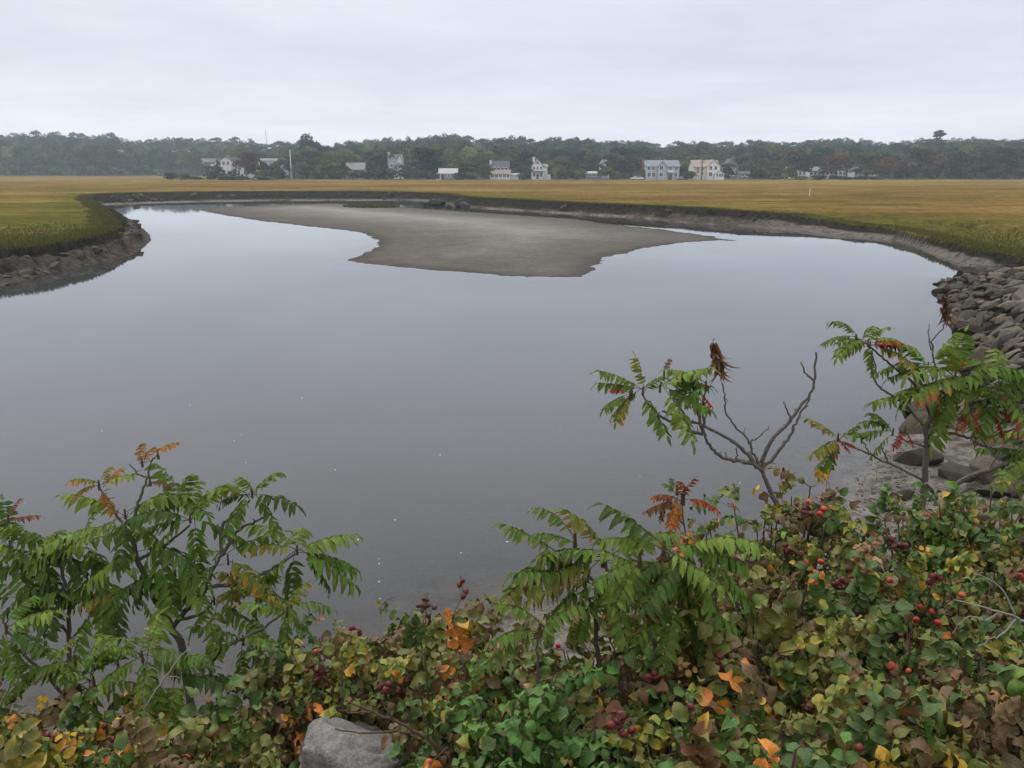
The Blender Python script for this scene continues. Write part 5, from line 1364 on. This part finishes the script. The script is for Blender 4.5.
for (px, py, n, c, L) in SPR:
    b, p = bush_at(px, py); p = p + np.array((0, -.02, 0))
    d = unit(RIGHT * random.uniform(-1, 1) + UP * random.uniform(-.6, .3) + np.array((0, -.3, 0)))
    for i in range(n):
        q = p + d * i * L * .45; s_ = unit(np.cross(d, np.array((0, -1, .4)))) * (1 if i % 2 else -1)
        b['lv'].add(q, unit(s_ * .8 + d * .5 + rvec(.2)), unit(np.array((0, -.7, .7)) + rvec(.3)), L * random.uniform(.85, 1.15), L * random.uniform(.55, .72), random.uniform(.6, 1.6), .5, jit(c, .15), jit(tuple(np.array(c) * (.8, .6, .5))), .35)
    tube(b['wood'], [p + d * n * L * .4, p, p - d * .05 + np.array((0, .06, -.05))], [.0012, .0018, .0025], 4, cap=False)

HIPS = [(425,603,5,'brown'),(356,632,4,'dark'),(315,672,4,'dark'),(386,686,3,'dark'),(500,652,2,'red'),(507,656,2,'red'),(499,645,1,'red'),(455,688,2,'dark'),(783,484,1,'orange'),(806,509,3,'dark'),(820,510,2,'red'),(830,508,1,'red'),(813,561,2,'red'),(838,584,3,'dark'),(850,580,3,'dark'),
    (788,550,3,'dark'),(879,529,2,'dark'),(926,515,1,'red'),(897,545,2,'dark'),(918,606,1,'red'),(930,611,1,'red'),(914,619,1,'red'),(936,622,1,'red'),(843,692,1,'red'),(855,675,1,'red'),(889,665,1,'red'),(888,580,1,'red'),(932,578,2,'dark'),(960,594,1,'orange'),(188,757,1,'red'),(212,735,1,'red'),(53,740,4,'dark'),(120,732,3,'dark'),(650,680,2,'dark'),(722,668,5,'dark'),(463,589,1,'dark'),(621,728,1,'dark'),(482,675,1,'orange'),(1019,576,1,'red')]
for (px, py, n, k) in HIPS:
    b, p = bush_at(px, py); p = p + np.array((0, -.015, .005))
    n = n + 4 if k in ('dark', 'brown') else n
    for i in range(n):
        q = p + (rvec(.019) if n > 1 else 0); d = unit(rvec(.5) + np.array((0, -.6, .1 if k == 'dark' else -.2))); sz = random.uniform(.023, .029) if k in ('dark', 'brown') else random.uniform(.024, .031)
        hip(b['root'], b['base'], q, d, sz, k); tube(b['wood'], [q - d * sz * .4, q - d * .03 + UP * .004, p + np.array((0, .06, -.05)), p * .6 + b['C'] * .4 - UP * .03], [.0012, .0014, .002, .003], 4, cap=False)
for b in BUSHES:
    for i in range(b['nh']):
        sp, dv = random.choice(b['cn'])[:2]; q = sp[-1] + unit(dv + rvec(.3)) * .04; k = random.choice(('red', 'dark', 'dark', 'orange')); d = unit(rvec(.6) + np.array((0, -.5, 0)))
        hip(b['root'], b['base'], q, d, random.uniform(.018, .024), k); tube(b['wood'], [q - d * .008, sp[-1]], [.0012, .002], 4, cap=False)
for b in BUSHES: finish(b)
# undergrowth going on along the slope beyond both edges of the view
reseed(104)
mbU = MB(); keep_n = len(BUSHES)
for q in [(1120,560,4.3,.45,R_MIX),(1160,500,5.2,.5,R_GREEN),(1230,600,4.0,.45,R_OLIVE),(1260,500,5.6,.5,R_YEL),(1180,680,3.0,.42,R_MIX),(1340,560,4.8,.5,R_GREEN),(1330,700,3.2,.42,R_OLIVE),(1400,470,6.6,.55,R_MIX),(1130,760,2.3,.36,R_GREEN),(1270,780,2.4,.36,R_MIX),
          (-70,690,3.8,.42,R_MIX),(-150,720,3.6,.45,R_OLIVE),(-240,700,4.0,.5,R_GREEN),(-90,790,2.6,.4,R_YEL),(-200,800,2.7,.4,R_MIX),(1480,600,4.4,.5,R_MIX),(1500,480,6.2,.55,R_GREEN)]:
    b = rose(*q, 'undergrowth')
    bpy.data.objects.remove(b['root']); b['lv'].mesh(mbU, 'rose')
    for st in (b['st'], b['wood']):
        mbU.v += st.v; mbU.f += [f + mbU.n for f in st.f]; mbU.c += [np.full_like(c, .06) if st is b['wood'] else c for c in st.c]; mbU.u += [np.full_like(u, .5) for u in st.u]; mbU.n += st.n
del BUSHES[keep_n:]
tag(mbU.build('slope_undergrowth', M['rose']), 'rose undergrowth covering the slope past the edges of the view', 'undergrowth', kind='stuff')

def twig(label, Y, lines, mat='deadwood', name='dead_branch', cat='dead branch'):
    pts0 = at_y(*lines[0][1][0][:2], Y); root = None; mb = MB()
    for r_, l in lines:
        sp = spline([at_y(q[0], q[1], Y + (q[2] if len(q) > 2 else 0)) for q in l], 4); sp[1:-1] += rng.normal(0, .002, (len(sp) - 2, 3)); tube(mb, sp, np.linspace(r_, r_ * .4, len(sp)), 6)
    o = mb.build(name, M[mat], loc=pts0); o.location = tuple(pts0); tag(o, label, cat)
twig('brown leafless rose cane arching low over the grey boulder', 2.55, [(.0075, [(462,775),(436,745),(418,733),(395,721),(372,712),(345,700)]), (.005, [(418,733),(390,731),(360,733),(335,729)]), (.004, [(395,721),(384,706),(380,694)]), (.004, [(372,712),(352,713),(338,709)]), (.004, [(430,742),(426,720),(420,706)])], 'cane', 'bare_cane', 'cane')
twig('bleached bare branch sticking into the roses at the right edge', 2.15, [(.0038, [(1045,628),(1023,621),(1013,615),(985,608),(955,600)]), (.0025, [(1015,614),(1003,591),(990,580),(975,574)]), (.0025, [(1016,619),(1000,636),(990,638),(978,646)]), (.0018, [(1000,612),(985,620),(965,618),(952,634)]), (.003, [(1030,624),(1045,600),(1050,585)])])
twig('pale bare twig slanting through the low sumac at lower left', 3.3, [(.005, [(144,712),(150,700),(165,678),(182,655),(192,648)]), (.003, [(146,706),(142,690),(146,680)]), (.0025, [(165,678),(172,676),(180,678)])])
twig('grey dead twigs at the left edge above the orange roses', 3.6, [(.005, [(-5,720),(8,690),(22,668),(36,650),(40,628)]), (.003, [(22,668),(12,655),(6,640)]), (.003, [(30,660),(45,655),(62,658)]), (.002, [(36,650),(30,638),(33,630)])])
twig('thin grey dry twigs rising between the roses left of the tall sumac trunk', 4.4, [(.005, [(828,545),(824,505),(827,485),(824,470)]), (.004, [(834,540),(832,500),(828,478)])])
twig('thin fallen dead twig over the near mud beside the tall sumac', 5.9, [(.005, [(935,480),(918,486),(891,492)]), (.004, [(894,490),(878,480),(876,468)])])

# ------------------------------------------------------------------ overcast sky, sun, haze
w = bpy.data.worlds.new('World'); sc.world = w; w.use_nodes = True; nt = w.node_tree; nt.nodes.clear(); N = NT(nt)
out = nt.nodes.new('ShaderNodeOutputWorld')
SUN_EL, SUN_AZ = R(52), R(-35)
sky = N.n('ShaderNodeTexSky'); sky.sky_type = 'NISHITA'; sky.sun_disc = False; sky.sun_elevation = SUN_EL; sky.sun_rotation = SUN_AZ; sky.air_density = 1.5; sky.dust_density = 4
tc = N.n('ShaderNodeTexCoord').outputs['Generated']; sx = N.n('ShaderNodeSeparateXYZ', i_0=tc)
zc = N.math('MAXIMUM', sx.outputs[2], 0.0)
grad = N.ramp(zc, [(0, (.78, .79, .83)), (.05, (.715, .735, .80)), (.11, (.575, .60, .69)), (.17, (.60, .62, .70)), (.25, (.70, .715, .785)), (.4, (.80, .805, .85)), (.65, (1.02, 1.0, 1.0)), (1, (1.2, 1.17, 1.15))])
# cloud deck: project the direction on a flat layer
k = N.math('DIVIDE', 1.0, N.math('ADD', zc, .10))
vx = N.math('MULTIPLY', sx.outputs[0], k); vy = N.math('MULTIPLY', sx.outputs[1], k)
cv = N.n('ShaderNodeCombineXYZ', i_0=vx, i_1=vy)
c1 = N.noise(.55, 5, .55, cv.outputs[0], .6); c2 = N.noise(1.7, 5, .6, cv.outputs[0], .4)
cl = N.mix(1.0, grad, N.ramp(N.math('ADD', N.math('MULTIPLY', c1, .7), N.math('MULTIPLY', c2, .3)), [(.32, (.87, .88, .90)), (.68, (1.07, 1.065, 1.06))]), 'MULTIPLY')
bg1 = N.n('ShaderNodeBackground', i_Color=sky.outputs[0], i_Strength=.012)
bg2 = N.n('ShaderNodeBackground', i_Color=cl, i_Strength=1.22)
ad = nt.nodes.new('ShaderNodeAddShader'); nt.links.new(bg1.outputs[0], ad.inputs[0]); nt.links.new(bg2.outputs[0], ad.inputs[1]); nt.links.new(ad.outputs[0], out.inputs[0])
sd = bpy.data.lights.new('sun', 'SUN'); sd.energy = 1.5; sd.angle = R(22); sd.color = (1, .97, .93)
so = bpy.data.objects.new('sun', sd); COL.objects.link(so)
d = Vector((math.sin(SUN_AZ) * math.cos(SUN_EL), math.cos(SUN_AZ) * math.cos(SUN_EL), math.sin(SUN_EL)))
so.rotation_euler = d.to_track_quat('Z', 'Y').to_euler()

mb = MB(); box(mb, -1010, 1010, -1010, 1010, -2.5, 62)
hm, nt2, out2 = newmat('haze_air'); pv = nt2.nodes.new('ShaderNodeVolumePrincipled'); pv.inputs['Color'].default_value = (.72, .88, 1.0, 1); pv.inputs['Density'].default_value = .00034
pv.inputs['Density Attribute'].default_value = ''; pv.inputs['Anisotropy'].default_value = .2
nt2.links.new(pv.outputs[0], out2.inputs['Volume']); 
try: hm.cycles.homogeneous_volume = True
except Exception: pass
o = mb.build('haze', hm, smooth=False); tag(o, 'thin grey haze over the marsh', 'haze', kind='stuff')

# ------------------------------------------------------------------ render settings
sc.view_settings.view_transform = 'Standard'; sc.view_settings.look = 'None'; sc.view_settings.gamma = 1; sc.view_settings.exposure = 0; sc.view_settings.use_curve_mapping = False
sc.render.engine = 'CYCLES'; cy = sc.cycles; cy.max_bounces = 8; cy.diffuse_bounces = 2; cy.glossy_bounces = 3; cy.transparent_max_bounces = 12; cy.volume_bounces = 1; cy.transmission_bounces = 3
cy.use_denoising = True
try: cy.denoiser = 'OPENIMAGEDENOISE'
except Exception: pass
cy.use_adaptive_sampling = True; cy.adaptive_threshold = .015
